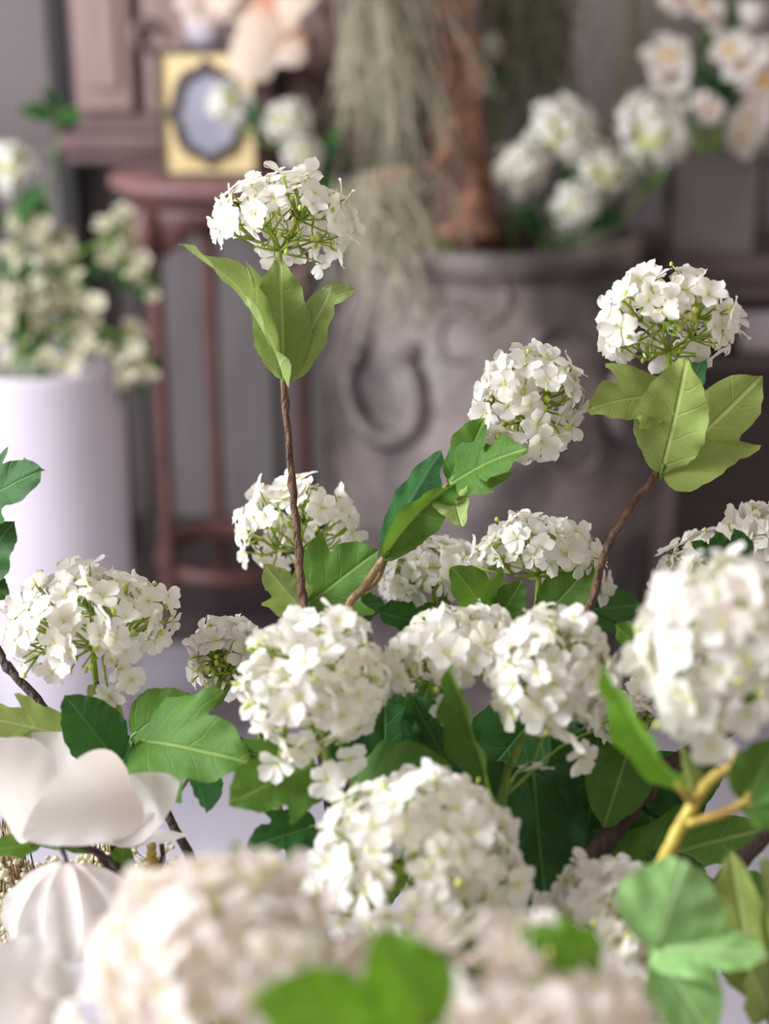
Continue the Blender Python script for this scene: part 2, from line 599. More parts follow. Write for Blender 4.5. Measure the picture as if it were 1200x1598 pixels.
m.lathe([(rl - 0.028, 0.19), (rl - 0.01, 0.195), (rl - 0.006, 0.21), (rl - 0.01, 0.225), (rl - 0.028, 0.23), (rl - 0.034, 0.21), (rl - 0.028, 0.19)], 48, c=(sx, sy, 0))
m.obj('stretcher_ring', 'rosewood', st)

# ------------------------------------------------------------------ framed mirror on the stand
fd = 2.98
fl, fr_, ft = PY(247, 175, fd), PY(402, 175, fd), PY(320, 76, fd)
fw, fh = fr_.x - fl.x, ft.z - STZ
fx, fy = (fl.x + fr_.x) / 2, fd
fz = STZ + fh / 2
mir = thing('picture_frame', 'square gold picture frame with dark ogee oval mirror on the plant stand', 'picture frame', (fx, fy, STZ))
m = MB()
t_ = 0.008
for (cx_, cz_, dx_, dz_) in ((fx, fz + fh / 2 - t_ / 2, fw, t_), (fx, fz - fh / 2 + t_ / 2, fw, t_), (fx - fw / 2 + t_ / 2, fz, t_, fh - 2 * t_), (fx + fw / 2 - t_ / 2, fz, t_, fh - 2 * t_)):
    m.box((cx_, fy, cz_), (dx_, 0.05, dz_), bev=0.003)
m.obj('outer_frame', 'frame_dark', mir, smooth=False)
m = MB(); m.box((fx, fy + 0.004, fz), (fw - 2 * t_, 0.03, fh - 2 * t_))
m.obj('gold_mat', 'gold', mir, smooth=False)


def ogee(k, n, a, b):
    an = 2 * PI * k / n
    dev = min(abs(math.remainder(an - q * PI / 2, 2 * PI)) for q in range(4))
    base = 1 + 0.17 * math.exp(-(dev / 0.16) ** 2) + 0.05 * math.cos(4 * (dev - PI / 4))
    return a * math.cos(an) * base, b * math.sin(an) * base


m = MB()
n_ = 96
ax_, bx_ = 49 * fd / F_PX, 62 * fd / F_PX
vs, fs = [], []
for k in range(n_):
    for (q, dy) in ((1.14, 0.0), (1.1, -0.014), (0.96, -0.018), (0.88, -0.006), (0.88, 0.0)):
        xx, zz = ogee(k, n_, ax_ * q, bx_ * q)
        vs.append((fx + xx, fy - 0.011 + dy, fz + zz))
for k in range(n_):
    for j in range(4):
        k2 = (k + 1) % n_
        fs.append([k * 5 + j, k * 5 + j + 1, k2 * 5 + j + 1, k2 * 5 + j])
m.add(vs, fs)
m.obj('oval_frame', 'frame_dark', mir)
m = MB()
vs = [(fx + ogee(k, n_, ax_ * 0.9, bx_ * 0.9)[0], fy - 0.013, fz + ogee(k, n_, ax_ * 0.9, bx_ * 0.9)[1]) for k in range(n_)]
m.add(vs, [list(range(n_))])
m.obj('mirror', 'glass', mir, smooth=False)


# ------------------------------------------------------------------ flower parts
def floret_geo(m, R=1.0, T=None, seed=0, quality=1, npet=5, mi=0, mic=1):
    """five round clawed petals round a small green eye, axis +Z, outer radius R"""
    rg = random.Random(seed)
    nu, nv = (6, 4) if quality else (4, 2)
    T = T or Matrix.Identity(4)
    up = rg.uniform(0.0, 0.45)
    for p in range(npet):
        ph = 2 * PI * p / npet + rg.uniform(-0.13, 0.13)
        L = rg.uniform(0.9, 1.08)
        W = rg.uniform(0.36, 0.45) * (5 / npet)
        rise = up + rg.uniform(-0.22, 0.22)
        refl = rg.uniform(-0.42, 0.12)
        cup = rg.uniform(-0.1, 0.34)
        tw = rg.uniform(-0.35, 0.35)
        vs, fs, uv = [], [], []
        for i in range(nu + 1):
            t = i / nu
            t = t ** 0.9
            if t < 0.6:
                wd = 0.06 + (W - 0.06) * math.sin(PI / 2 * min(1, t / 0.6)) ** 1.5
            else:
                wd = W * math.sqrt(max(0.03, 1 - ((t - 0.6) / 0.405) ** 2))
            for j in range(nv + 1):
                s_ = 2 * j / nv - 1
                rr = (0.06 + 0.94 * t) * L
                lx = rr - 0.07 * s_ * s_ * t * t
                ly = s_ * wd
                lz = rise * t + refl * t * t + cup * s_ * s_ * wd + tw * s_ * t * 0.5 * W * 2 + 0.02 * p
                xx = lx * math.cos(ph) - ly * math.sin(ph)
                yy = lx * math.sin(ph) + ly * math.cos(ph)
                vs.append(T @ (Vector((xx, yy, lz)) * R))
                uv.append((0.5 + 0.5 * s_, t))
        for i in range(nu):
            for j in range(nv):
                q = i * (nv + 1) + j
                fs.append([q, q + nv + 1, q + nv + 2, q + 1])
        m.add(vs, fs, mi, uv)
    o = len(m.v)
    m.ball((0, 0, 0.04 * R), rg.uniform(0.05, 0.095) * R, mic, 6, 3)
    for i in range(o, len(m.v)):
        m.v[i] = T @ m.v[i]


def make_florets(name, mats, n, quality=1):
    out = []
    for k in range(n):
        m = MB()
        floret_geo(m, 1.0, None, 100 + k, quality)
        out.append(m.mesh(name, mats))
    return out


FLO = make_florets('floret', ['petal', 'bud'], 14)
FLOB = make_florets('floret', ['petal_warm_lit', 'bud'], 8)
FLOC = make_florets('blossom', ['petal_cream', 'bud'], 5)


def fib(n, rg, jit=0.35):
    out = []
    for i in range(n):
        z = 1 - 2 * (i + 0.5) / n
        ph = i * 2.399963
        r = math.sqrt(max(0, 1 - z * z))
        v = Vector((r * math.cos(ph), r * math.sin(ph), z))
        v += Vector((rg.gauss(0, 1), rg.gauss(0, 1), rg.gauss(0, 1))) * jit / math.sqrt(n) * 1.6
        out.append(v.normalized())
    return out


def frame_of(z):
    z = z.normalized()
    x = z.orthogonal().normalized()
    return x, z.cross(x), z


def flower_head(root, c, a, b, axis, seed, cover=118, holes=(), n=74, fr=0.0105, extra=(), florets=None, loose=1.0):
    """snowball head: branching pedicels (with buds) that carry florets as children. a/b = half width / half height in metres"""
    rg = random.Random(seed)
    florets = florets or FLO
    axis = axis.normalized()
    X, Y, Z = frame_of(axis)
    gv = lambda k: Vector((rg.gauss(0, k), rg.gauss(0, k), rg.gauss(0, k)))
    neck = c - Z * b * 0.95
    cosmax = math.cos(math.radians(cover))
    hol = [(cdir(hx, hy, math.sqrt(max(0.02, 1 - hx * hx - hy * hy))), math.cos(hr)) for hx, hy, hr in holes]
    for _ in range(6):          # small gaps anywhere, as in a real loose head
        v = gv(1).normalized()
        hol.append((v, math.cos(rg.uniform(0.10, 0.2) * loose)))
    # lumpy outline
    lump = [(gv(1).normalized(), rg.uniform(-.10, .10)) for _ in range(7)]
    m = MB()
    fl = []
    hub = neck + Z * b * 0.55
    m.tube([neck - Z * 0.004, neck + Z * b * 0.3, hub], [0.0022, 0.002, 0.0014], 6)
    # primary rays
    rays = []
    for d in fib(13, rg, .3):
        dw = X * d.x + Y * d.y + Z * d.z
        if d.z < -0.65:
            continue
        e = hub + ((c + (X * d.x * a + Y * d.y * a + Z * d.z * b)) - hub) * rg.uniform(.4, .52)
        m.tube([hub, hub.lerp(e, .5) + gv(.0012), e], [0.0010, 0.0008, 0.0007], 5)
        rays.append(e)
    for d in fib(int(n * 1.14), rg):
        dw = X * d.x + Y * d.y + Z * d.z
        if d.z < cosmax:
            continue
        hole = any(dw.dot(h) > ch for h, ch in hol) and rg.random() < 0.93
        k = rg.uniform(0.76, 1.0) + sum(w_ * max(0, dw.dot(v)) ** 3 for v, w_ in lump)
        pos = c + (X * d.x * a + Y * d.y * a + Z * d.z * b) * min(k, 1.05) * 0.985
        nrm = (dw + gv(0.32)).normalized()
        r0 = min(rays, key=lambda q: (q - pos).length)
        if hole:
            k2 = rg.uniform(0.62, 0.9)
            for _ in range(7):
                e = c + (pos - c) * k2 * rg.uniform(.85, 1.1) + gv(.0055)
                mid = r0.lerp(e, 0.5) + gv(.0018)
                m.tube([r0, mid, e], [0.0007, 0.0006, 0.0005], 4)
                if rg.random() < .5:
                    m.ball(e, rg.uniform(0.001, 0.0019), 1, 6, 4, (1, 1, 1.3))
            continue
        base = pos - nrm * fr * 0.06
        mid = r0.lerp(base, 0.55) + gv(.0015)
        m.tube([r0, mid, base], [0.0008, 0.0007, 0.0006], 4)
        if rg.random() < 0.6:
            e = base.lerp(mid, 0.1) + gv(.005)
            m.tube([mid, e], [0.0007, 0.0006], 4)
            m.ball(e, rg.uniform(0.001, 0.0018), 1, 6, 4, (1, 1, 1.3))
        fl.append((pos, nrm, fr * rg.uniform(0.82, 1.2)))
    for pos, nrm in extra:
        r0 = min(rays, key=lambda q: (q - pos).length)
        m.tube([r0, r0.lerp(pos, 0.6) + gv(.001), pos], [0.001, 0.0008, 0.0006], 4)
        fl.append((pos, nrm, fr))
    h = m.obj('flower_head', ['pedicel', 'bud'], root, c)
    for pos, nrm, r in fl:
        o = bpy.data.objects.new('floret', florets[rg.randrange(len(florets))])
        C.objects.link(o)
        o.parent = h
        q = nrm.to_track_quat('Z', 'Y') @ Quaternion((0, 0, 1), rg.uniform(0, 6.28))
        o.matrix_local = Matrix.LocRotScale(pos - c, q, (r, r, r))
    return h, neck


OUT = {
    'lobed': [(0, 0), (.10, -.035), (.24, -.01), (.35, .10), (.40, .26), (.43, .42), (.5, .64), (.40, .60), (.27, .555), (.275, .66), (.25, .78), (.15, .90), (0, 1)],
    'ovate': [(0, 0), (.16, .03), (.34, .15), (.46, .30), (.5, .44), (.46, .60), (.35, .76), (.18, .91), (0, 1)],
    'petal': [(0, 0), (.10, .02), (.24, .12), (.38, .33), (.48, .56), (.5, .70), (.45, .86), (.28, .965), (0, 1)],
    'wide': [(0, 0), (.22, .0), (.42, .09), (.5, .26), (.47, .46), (.37, .66), (.22, .84), (.09, .95), (0, 1)],
    'point': [(0, 0), (.12, .02), (.28, .12), (.42, .30), (.5, .50), (.45, .68), (.31, .84), (.14, .95), (0, 1)],
}


def blade(m, B, T, wr, kind, nrm, fold=0.25, curl=0.08, wave=0.02, mi=0, seed=0, cup=0.0, nu=30, nt=6, twist=0.0):
    """one leaf or petal surface from base B to tip T; nrm = the way its face looks"""
    rg = random.Random(seed)
    L = (T - B).length
    y = (T - B) / L
    z = (nrm - y * nrm.dot(y)).normalized()
    x = y.cross(z)
    pts = spline([Vector((q[0] * wr, q[1], 0)) for q in OUT[kind]], 6)
    tot = [0]
    for i in range(1, len(pts)):
        tot.append(tot[-1] + (pts[i] - pts[i - 1]).length)
    rs = []
    j = 0
    for i in range(nu + 1):
        g = tot[-1] * i / nu
        while j < len(pts) - 2 and tot[j + 1] < g:
            j += 1
        f = (g - tot[j]) / max(1e-9, tot[j + 1] - tot[j])
        rs.append(pts[j].lerp(pts[j + 1], min(1, f)))
    leafy = kind in ('lobed', 'ovate')
    for sd in (1, -1):
        ys, cm = [], 0
        for i, q in enumerate(rs):
            cm = max(cm, min(1, max(0, q.y - 0.85 * abs(q.x))))
            if i == nu:
                cm = 1
            ys.append(cm)
        vs, fs, uv, uv2 = [], [], [], []
        p1, p2 = rg.uniform(0, 6.28), rg.uniform(7, 12)
        asym = rg.uniform(0.93, 1.05)
        for i, q in enumerate(rs):
            tooth = rg.uniform(-0.014, 0.016) if leafy and 2 < i < nu else 0
            for k in range(nt + 1):
                t = k / nt
                X = t * (max(0, q.x) * asym + (tooth * wr if k == nt else 0))
                Y = ys[i] + (q.y - ys[i]) * t
                zz = fold * X + curl * 4 * Y * (1 - Y) + cup * X * X / max(wr, .05) * 2 + wave * math.sin(p1 + p2 * ys[i] * 2) * t * t
                zz += sd * twist * X * Y
                if leafy:
                    zz += 0.05 * noise.noise(Vector((X * sd * 5 + seed, Y * 4, seed * .37))) * (.3 + t)
                vs.append(B + (x * (X * sd) + y * Y + z * zz) * L)
                uv.append((sd * t, ys[i]) if leafy else (0.5 + 0.5 * sd * t, Y))
                uv2.append((sd * X, Y))
        for i in range(nu):
            for k in range(nt):
                a = i * (nt + 1) + k
                fc = [a, a + nt + 1, a + nt + 2, a + 1]
                fs.append(fc if sd < 0 else fc[::-1])
        m.add(vs, fs, mi, uv, uv2)


VC = Vector((0.02, 0.60, 0))     # middle of the pot that holds the bouquet
VTOP = 0.70


class Spray:
    def __init__(s, name, label, path, stem='bark', r=0.0024, cat='flower', foot=None, group=None, knots=True, to_pot=True, rtop=None):
        """path: points (px, py, depth) from the top of the stem down"""
        top = [P(*q) if not isinstance(q, Vector) else q for q in path]
        if to_pot:
            an = random.uniform(0, 6.28)
            rr = random.uniform(0.01, 0.075)
            ft = foot or VC + Vector((rr * math.cos(an), rr * math.sin(an), 0.50))
            lp = top[-1]
            mouth = Vector((VC.x + (lp.x - VC.x) * 0.35, VC.y + (lp.y - VC.y) * 0.35, VTOP + 0.01))
            mouth.x += ft.x * 0.1
            top = top + [mouth, ft]
        s.pts = spline(top, 8)
        s.root = thing(name, label, cat, s.pts[-1], group)
        m = MB()
        n = len(s.pts)
        rg = random.Random(label)
        rad = []
        for i in range(n):
            q = (rtop or r * 0.75) + (r * 1.35 - (rtop or r * 0.75)) * min(1, i / (n * 0.8))
            if knots and i % 7 == 4:
                q *= 1.32
            rad.append(q * rg.uniform(0.94, 1.06))
        jit = [q + Vector((rg.uniform(-1, 1), rg.uniform(-1, 1), 0)) * (0.0007 if knots else 0.0002) for q in s.pts]
        m.tube(jit, rad, 8)
        m.obj('stem', stem, s.root, s.pts[-1])
        s.stem = stem
        s.k = 0

    def leaf(s, base, tip, w=0.6, kind='lobed', mat='leaf', n=(0, .5, .85), fold=0.25, curl=0.06, wave=0.025, pet='stem_green', pr=0.0011, twist=0.0, at=None):
        B, T = P(*base), P(*tip)
        s.k += 1
        m = MB()
        blade(m, B, T, w, kind, cdir(*n), fold, curl, wave, 0, hash((s.root.name, s.k)) % 9999 if False else s.k * 37 + int(base[0]) % 97, twist=twist)
        near = min(s.pts, key=lambda q: (q - B).length + (0.25 * max(0, q.z - B.z)))
        if at:
            near = P(*at)
        if (near - B).length > 0.002:
            y = (T - B).normalized()
            mid = near.lerp(B, 0.55) - y * (near - B).length * (0.02 if at else 0.12) + Vector((0, 0, -0.001 if at else -0.004))
            m.tube(spline([near, mid, B, B + y * 0.006], 4), pr, 6, 1)
        o = m.obj('leaf', [mat, pet], s.root, B)
        return o

    def head(s, c, a, b, axis=(0, 1, 0.1), seed=1, **kw):
        d = c[2]
        cc = P(*c)
        sc_ = d / F_PX
        fr = kw.get('fr', 0.0105)
        ext = [(P(*e[:3]), cdir(*e[3:])) for e in kw.pop('extra', ())]
        h, neck = flower_head(s.root, cc, a * sc_ - 0.0015, b * sc_ - 0.0015, cdir(*axis), seed, extra=ext, **kw)
        return neck


def neck_px(c, b, axis):
    """pixel of the underside of a head, for the start of its stem"""
    cc = P(*c)
    q = cc - cdir(*axis) * (b * c[2] / F_PX) * 0.95
    v = q - CAM
    d = v.dot(FWD)
    return (600 + v.dot(RGT) / d * F_PX, 799 - v.dot(UPV) / d * F_PX, d)


def snowball(label, c, a, b, path, axis=(0, 1, 0.1), stem='bark', seed=1, r=0.0022, **kw):
    s = Spray('viburnum_spray', label, [neck_px(c, b, axis)] + list(path), stem, r, knots='bark' in stem)
    s.head(c, a, b, axis, seed, **kw)
    return s


# ------------------------------------------------------------------ the bouquet
# pot below the picture that holds the stems
pot = thing('floor_pot', 'tall white glazed pot holding the snowball bouquet', 'pot', (VC.x, VC.y, 0))
m = MB()
m.lathe([(0.001, 0.0), (0.11, 0.0), (0.118, 0.006), (0.128, 0.3), (0.135, VTOP - 0.01), (0.134, VTOP), (0.128, VTOP), (0.122, VTOP - 0.02), (0.112, 0.3), (0.001, 0.29)], 48, c=VC)
m.obj('body', 'pot', pot)
m = MB()
m.lathe([(0.001, 0.62), (0.1195, 0.62)], 32, c=VC)
m.obj('floral_foam', 'soil', pot)

# --- three tall stems against the room
s = snowball('tallest snowball stem, upright, its bloom in front of the plant stand', (442, 356, .85), 112, 95,
             [(444, 470, .852), (443, 592, .852), (455, 740, .855), (466, 860, .85), (474, 945, .84), (500, 1150, .80)], (0.12, 1, -0.05), 'bark', 11,
             cover=112, holes=((0.25, -0.42, 0.5), (0.55, -0.62, 0.4)))
s.leaf((443, 590, .851), (282, 380, .80), .50, 'lobed', 'leaf_lit', (.55, .75, .5), .35, .10)
s.leaf((443, 592, .850), (436, 400, .825), .50, 'ovate', 'leaf_lit', (-.1, .1, 1), .30, -.05)
s.leaf((445, 592, .851), (517, 446, .83), .46, 'ovate', 'leaf_lit', (-.25, .25, 1), .25, -.05)
s.leaf((490, 478, .875), (555, 452, .88), .55, 'ovate', 'leaf_lit', (0, .4, .8), .2, .08)

s = snowball('leaning snowball stem with nodding bloom in front of the stoneware jar', (820, 628, .85), 90, 95,
             [(762, 694, .853), (705, 752, .855), (650, 815, .855), (602, 868, .855), (570, 915, .85), (540, 965, .84), (545, 1150, .80)], (0.6, 0.62, 0.35), 'stem_tan', 22,
             cover=128, holes=((0.35, -0.2, 0.34),))
s.leaf((703, 754, .853), (757, 652, .82), .52, 'ovate', 'leaf', (-.3, .3, 1), .35, -.05)
s.leaf((703, 756, .852), (822, 700, .80), .62, 'lobed', 'leaf', (.1, .4, 1), .25, .05)
s.leaf((706, 756, .86), (800, 735, .87), .4, 'ovate', 'leaf', (.1, .1, 1), .25, .05)
s.leaf((598, 870, .853), (712, 752, .82), .38, 'ovate', 'leaf', (.45, -.1, 1), .45, -.10)
s.leaf((600, 868, .855), (690, 702, .87), .40, 'ovate', 'leaf_teal', (.5, .1, 1), .5, -.08)
s.leaf((712, 762, .853), (722, 824, .82), .62, 'ovate', 'leaf_lit', (-.4, .4, .8), .5, .12)
sp_ = MB()
sp_.tube(spline([P(604, 868, .856), P(590, 905, .856), P(566, 925, .853), P(546, 940, .846)], 6), .0013, 6)
sp_.obj('side_twig', 'stem_tan', s.root, P(566, 925, .853))

s = snowball('tall arching snowball stem with wide olive leaves beside the jar', (1045, 512, .84), 123, 100,
             [(1046, 640, .845), (1030, 727, .845), (985, 790, .84), (950, 850, .835), (925, 930, .83), (905, 1008, .83), (905, 1120, .89), (880, 1400, .90)], (0.05, 1, -0.12), 'bark', 33,
             cover=114, holes=((0.12, -0.05, 0.42), (0.05, -0.5, 0.6), (0.5, -0.65, 0.35)))
s.leaf((1044, 618, .85), (916, 640, .83), .85, 'lobed', 'leaf_olive', (-.1, .5, 1), .12, .08)
s.leaf((1032, 738, .842), (1072, 558, .80), .56, 'ovate', 'leaf_olive', (-.35, .1, 1), .25, -.05)
s.leaf((1034, 738, .843), (1190, 586, .82), .74, 'lobed', 'leaf_olive', (.1, .2, 1), .15, -.04)
s.leaf((1056, 660, .85), (1102, 552, .87), .35, 'ovate', 'leaf_teal', (-.6, .2, .7), .3, .05)

# --- second row
s = snowball('snowball bloom crossed by the upright twig, large leaf folded against it', (465, 832, .94), 106, 86,
             [(485, 945, .94), (520, 1050, .92)], (-0.1, .9, -0.5), 'stem_green', 44, cover=106,
             holes=((-0.1, -0.35, 0.55), (0.3, -0.5, 0.5)))
s.leaf((484, 942, .925), (592, 858, .90), 1.0, 'lobed', 'leaf', (.1, .25, 1), .15, .06)
s.leaf((470, 950, .93), (412, 880, .90), .75, 'lobed', 'leaf_lit', (-.1, .2, 1), .25, .06)
s.leaf((500, 962, .93), (600, 940, .94), .75, 'ovate', 'leaf_deep', (0, .6, .8), .15, .05)

s = snowball('small snowball bloom low in front of the jar under the leaning stem', (672, 895, .95), 78, 60,
             [(700, 1000, .94)], (-0.1, 1, 0.1), 'stem_green', 55, n=60, cover=120)
s.leaf((690, 990, .94), (588, 955, .92), .9, 'lobed', 'leaf_deep', (0, .6, .8), .15, .06)
s.leaf((700, 1000, .94), (640, 1010, .90), .8, 'ovate', 'leaf_deep', (0, .6, .8), .15, .06)

s = snowball('snowball bloom with toothed leaves at its collar, below the nodding bloom', (842, 872, .91), 110, 66,
             [(835, 965, .91), (830, 1080, .90)], (0.05, 1, -0.1), 'stem_green', 66, n=76, cover=112,
             holes=((0.05, -0.75, 0.5),), extra=((945, 905, .93, .6, .2, .6), (936, 925, .93, .6, -.2, .6)))
s.leaf((766, 972, .895), (704, 884, .87), .95, 'lobed', 'leaf', (-.05, .5, 1), .3, .08)
s.leaf((775, 972, .895), (815, 905, .88), .7, 'ovate', 'leaf', (.1, .4, 1), .25, .06)
s.leaf((845, 965, .90), (928, 874, .88), .58, 'ovate', 'leaf', (-.2, .3, 1), .25, -.04)
s.leaf((860, 965, .92), (1006, 944, .95), .62, 'lobed', 'leaf_deep', (0, .5, .9), .15, .05)
s.leaf((850, 985, .92), (900, 930, .93), .9, 'ovate', 'leaf_deep', (0, .5, .9), .15, .05)

s = snowball('broad snowball bloom with forking leafy stems beside the white magnolia', (140, 972, .84), 138, 104,
             [(160, 1090, .84), (190, 1145, .83), (215, 1190, .82), (330, 1420, .78)], (-0.05, 1, 0.25), 'bark_dark', 77, n=96, cover=122,
             holes=((0.1, 0.0, 0.16), (-0.45, -0.35, 0.25), (0.1, -0.65, 0.3)), extra=((170, 1085, .82, .1, -.5, .8), (205, 1060, .81, .3, -.4, .8)))
s.leaf((105, 1150, .82), (-45, 1118, .79), .62, 'lobed', 'leaf_lit', (.1, .5, 1), .2, .06)
s.leaf((185, 1192, .80), (100, 1085, .79), .72, 'ovate', 'leaf_deep', (.2, .4, 1), .2, .05)
s.leaf((188, 1145, .825), (138, 1068, .82), .5, 'ovate', 'leaf_olive', (.4, .1, 1), .5, -.06)
s.leaf((206, 1150, .815), (298, 1084, .81), .72, 'ovate', 'leaf', (-.2, .5, .9), .3, .06)
s.leaf((222, 1156, .80), (392, 1192, .76), .88, 'lobed', 'leaf', (-.05, .45, 1), .15, .07)
s.leaf((300, 1208, .79), (322, 1270, .77), .75, 'ovate', 'leaf_teal', (.6, .3, .7), .6, .08)
s.leaf((206, 1158, .815), (200, 1208, .81), .5, 'ovate', 'leaf_teal', (.3, .3, .8), .3, .05)

# leafy branch at the edge
s = Spray('foliage_spray', 'brown leafy branch slanting behind the broad bloom and the magnolia', [(-70, 700, .84), (-50, 870, .84), (0, 1020, .83), (52, 1085, .825), (106, 1168, .825), (240, 1420, .86)], 'bark_dark', .0026, 'leafy branch')
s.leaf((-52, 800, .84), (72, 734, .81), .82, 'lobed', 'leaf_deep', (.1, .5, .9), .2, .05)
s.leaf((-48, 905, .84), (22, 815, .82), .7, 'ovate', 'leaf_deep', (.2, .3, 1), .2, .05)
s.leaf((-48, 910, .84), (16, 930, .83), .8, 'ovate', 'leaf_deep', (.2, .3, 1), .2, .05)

s = snowball('small half hidden snowball bloom showing lime stalks on its open side', (352, 1030, .88), 56, 76,
             [(400, 1120, .88)], (0.2, 0.8, -0.2), 'stem_green', 88, n=62, cover=125, holes=((-0.1, 0.0, .55), (0.1, -0.5, .5)))
s.leaf((400, 1180, .86), (350, 1165, .85), .8, 'lobed', 'leaf_deep', (0, .5, .9), .2, .05)

s = snowball('round snowball bloom with a loose floret hanging under it at the middle', (488, 1062, .74), 124, 118,
             [(520, 1230, .75)], (0.05, 0.9, 0.45), 'stem_green', 99, n=92, cover=135, holes=((0.2, -0.15, 0.12), (-0.35, -0.55, .22), (0.2, -0.75, .22)),
             extra=((510, 1218, .72, -.1, .1, 1), (432, 1190, .73, -.4, -.4, .8), (545, 1185, .73, .3, -.3, .9), (470, 1165, .725, -.2, -.3, .9)))
s.leaf((492, 1195, .755), (356, 1256, .72), .95, 'lobed', 'leaf', (.05, .5, 1), .15, .07)
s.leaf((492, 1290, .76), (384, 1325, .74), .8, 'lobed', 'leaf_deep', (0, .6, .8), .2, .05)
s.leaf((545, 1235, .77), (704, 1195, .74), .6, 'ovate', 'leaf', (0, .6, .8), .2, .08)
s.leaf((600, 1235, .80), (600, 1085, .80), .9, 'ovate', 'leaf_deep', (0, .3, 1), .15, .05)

s = snowball('snowball bloom with lime stalks showing under its petals, above an upright curled leaf', (712, 1030, .77), 116, 78,
             [(742, 1190, .78), (738, 1290, .78)], (-0.1, 1, 0.0), 'stem_green', 110, n=84, cover=112,
             holes=((-0.45, -0.45, 0.34), (0.25, -0.5, 0.32)), extra=((700, 1105, .755, -.1, -.1, 1),))
s.leaf((768, 1285, .755), (700, 1040, .72), .30, 'ovate', 'leaf', (-.8, .1, .8), .7, -.05)
s.leaf((745, 1280, .765), (722, 1100, .75), .24, 'ovate', 'leaf', (.8, .1, .7), .6, -.05)
s.leaf((720, 1240, .80), (640, 1085, .80), .7, 'ovate', 'leaf_deep', (.1, .3, 1), .2, .05)

s = snowball('large pale snowball bloom joined by a twig with one floret hanging below', (856, 1056, .74), 106, 114,
             [(800, 1190, .76), (780, 1290, .77)], (0.25, 0.85, 0.45), 'stem_green', 121, n=88, cover=130,
             holes=((-0.5, -0.5, 0.3),), extra=((832, 1192, .74, .05, -.9, .3), (905, 1180, .74, .3, -.5, .8)))
s.leaf((830, 1190, .82), (850, 1410, .80), .72, 'ovate', 'leaf_deep', (-.1, .35, 1), .15, .05)
s.leaf((790, 1190, .81), (740, 1370, .79), .7, 'ovate', 'leaf_deep', (.1, .3, 1), .15, .05)
s.leaf((935, 1140, .83), (915, 1300, .80), .75, 'ovate', 'leaf_deep', (.1, .4, .9), .15, .05)

s = snowball('snowball bloom seen from below with bright green stalks, tucked among leaves', (988, 1124, .80), 54, 46,
             [(1000, 1180, .83), (960, 1290, .83)], (-0.2, 0.6, -0.75), 'bark_dark', 131, n=50, cover=95, fr=.0095)
s.leaf((985, 1158, .81), (942, 1292, .78), .68, 'ovate', 'leaf', (-.1, .5, .9), .15, .05)
s.leaf((1010, 1180, .83), (1090, 1290, .81), .8, 'ovate', 'leaf_deep', (0, .4, .9), .15, .05)
s.leaf((1000, 1020, .86), (960, 975, .84), .9, 'lobed', 'leaf', (-.3, .5, .8), .2, .05)
s.leaf((1010, 1045, .86), (1060, 985, .84), .9, 'lobed', 'leaf', (.2, .5, .8), .2, .05)

s = snowball('snowball bloom behind dark pointed leaves, partly hid by a nearer bloom', (1112, 900, .90), 92, 78,
             [(1130, 1010, .90), (1080, 1200, .87)], (-0.2, 1, 0.1), 'stem_green', 141, n=76, cover=120)
s.leaf((1120, 880, .835), (1078, 845, .82), .6, 'lobed', 'leaf_deep', (-.2, .4, .9), .2, .05)
s.leaf((1125, 890, .835), (1118, 828, .82), .6, 'ovate', 'leaf_deep', (-.1, .4, .9), .2, .05)
s.leaf((1160, 890, .835), (1146, 826, .82), .6, 'ovate', 'leaf_deep', (.1, .4, .9), .2, .05)
s = snowball('snowball bloom rising highest behind the dark pointed leaves', (1190, 838, .88), 62, 50,
             [(1180, 960, .88), (1110, 1200, .86)], (0.1, 1, 0.1), 'stem_green', 151, n=54, cover=120)

# --- near, out of focus
s = snowball('big blurred snowball bloom on an ochre stem with bright curved leaf', (1128, 1012, .630), 128, 158,
             [(1150, 1185, .635), (1105, 1220, .640), (1062, 1290, .645), (1035, 1345, .650), (960, 1480, .685)], (0.2, 0.85, 0.45), 'stem_ochre', 161, n=104, fr=.0112, cover=140, r=.003,
             holes=((0.2, -0.1, .14),), extra=((1110, 1165, .615, -.2, -.3, .8), (1060, 1110, .615, -.5, -.2, .8)))
s.leaf((1066, 1232, .630), (944, 1032, .605), .27, 'ovate', 'leaf_bright', (-.7, .4, .6), .5, .06, pet='stem_ochre', pr=.0022)
s.leaf((1162, 1252, .635), (1215, 1150, .625), .7, 'ovate', 'leaf', (-.2, .3, .9), .3, .05, pet='stem_ochre', pr=.0022, at=(1072, 1285, .642))
s.leaf((1160, 1250, .635), (1235, 1290, .625), .7, 'ovate', 'leaf', (-.2, .3, .9), .3, .05, pet='stem_ochre', pr=.0018, at=(1150, 1255, .637))
s.leaf((1085, 1255, .645), (1062, 1165, .640), .35, 'ovate', 'leaf_lit', (.3, .3, .9), .4, .05, pet='stem_ochre', pr=.0016)

s = snowball('full cream snowball bloom low between the round bloom and deep green leaves', (650, 1348, .680), 168, 138,
             [(690, 1560, .700)], (0.05, 0.85, 0.5), 'stem_green', 171, n=110, fr=.011, cover=135, r=.003,
             holes=((0.2, -0.35, .18), (-0.15, 0.3, .12), (0.35, 0.25, .12)), extra=((800, 1400, .700, .6, .1, .7), (835, 1420, .710, .6, .1, .7), (815, 1450, .705, .5, -.3, .7), (775, 1455, .690, .4, -.3, .8)))
s.leaf((700, 1535, .680), (735, 1440, .660), .8, 'ovate', 'leaf', (.1, .5, .9), .2, .06)

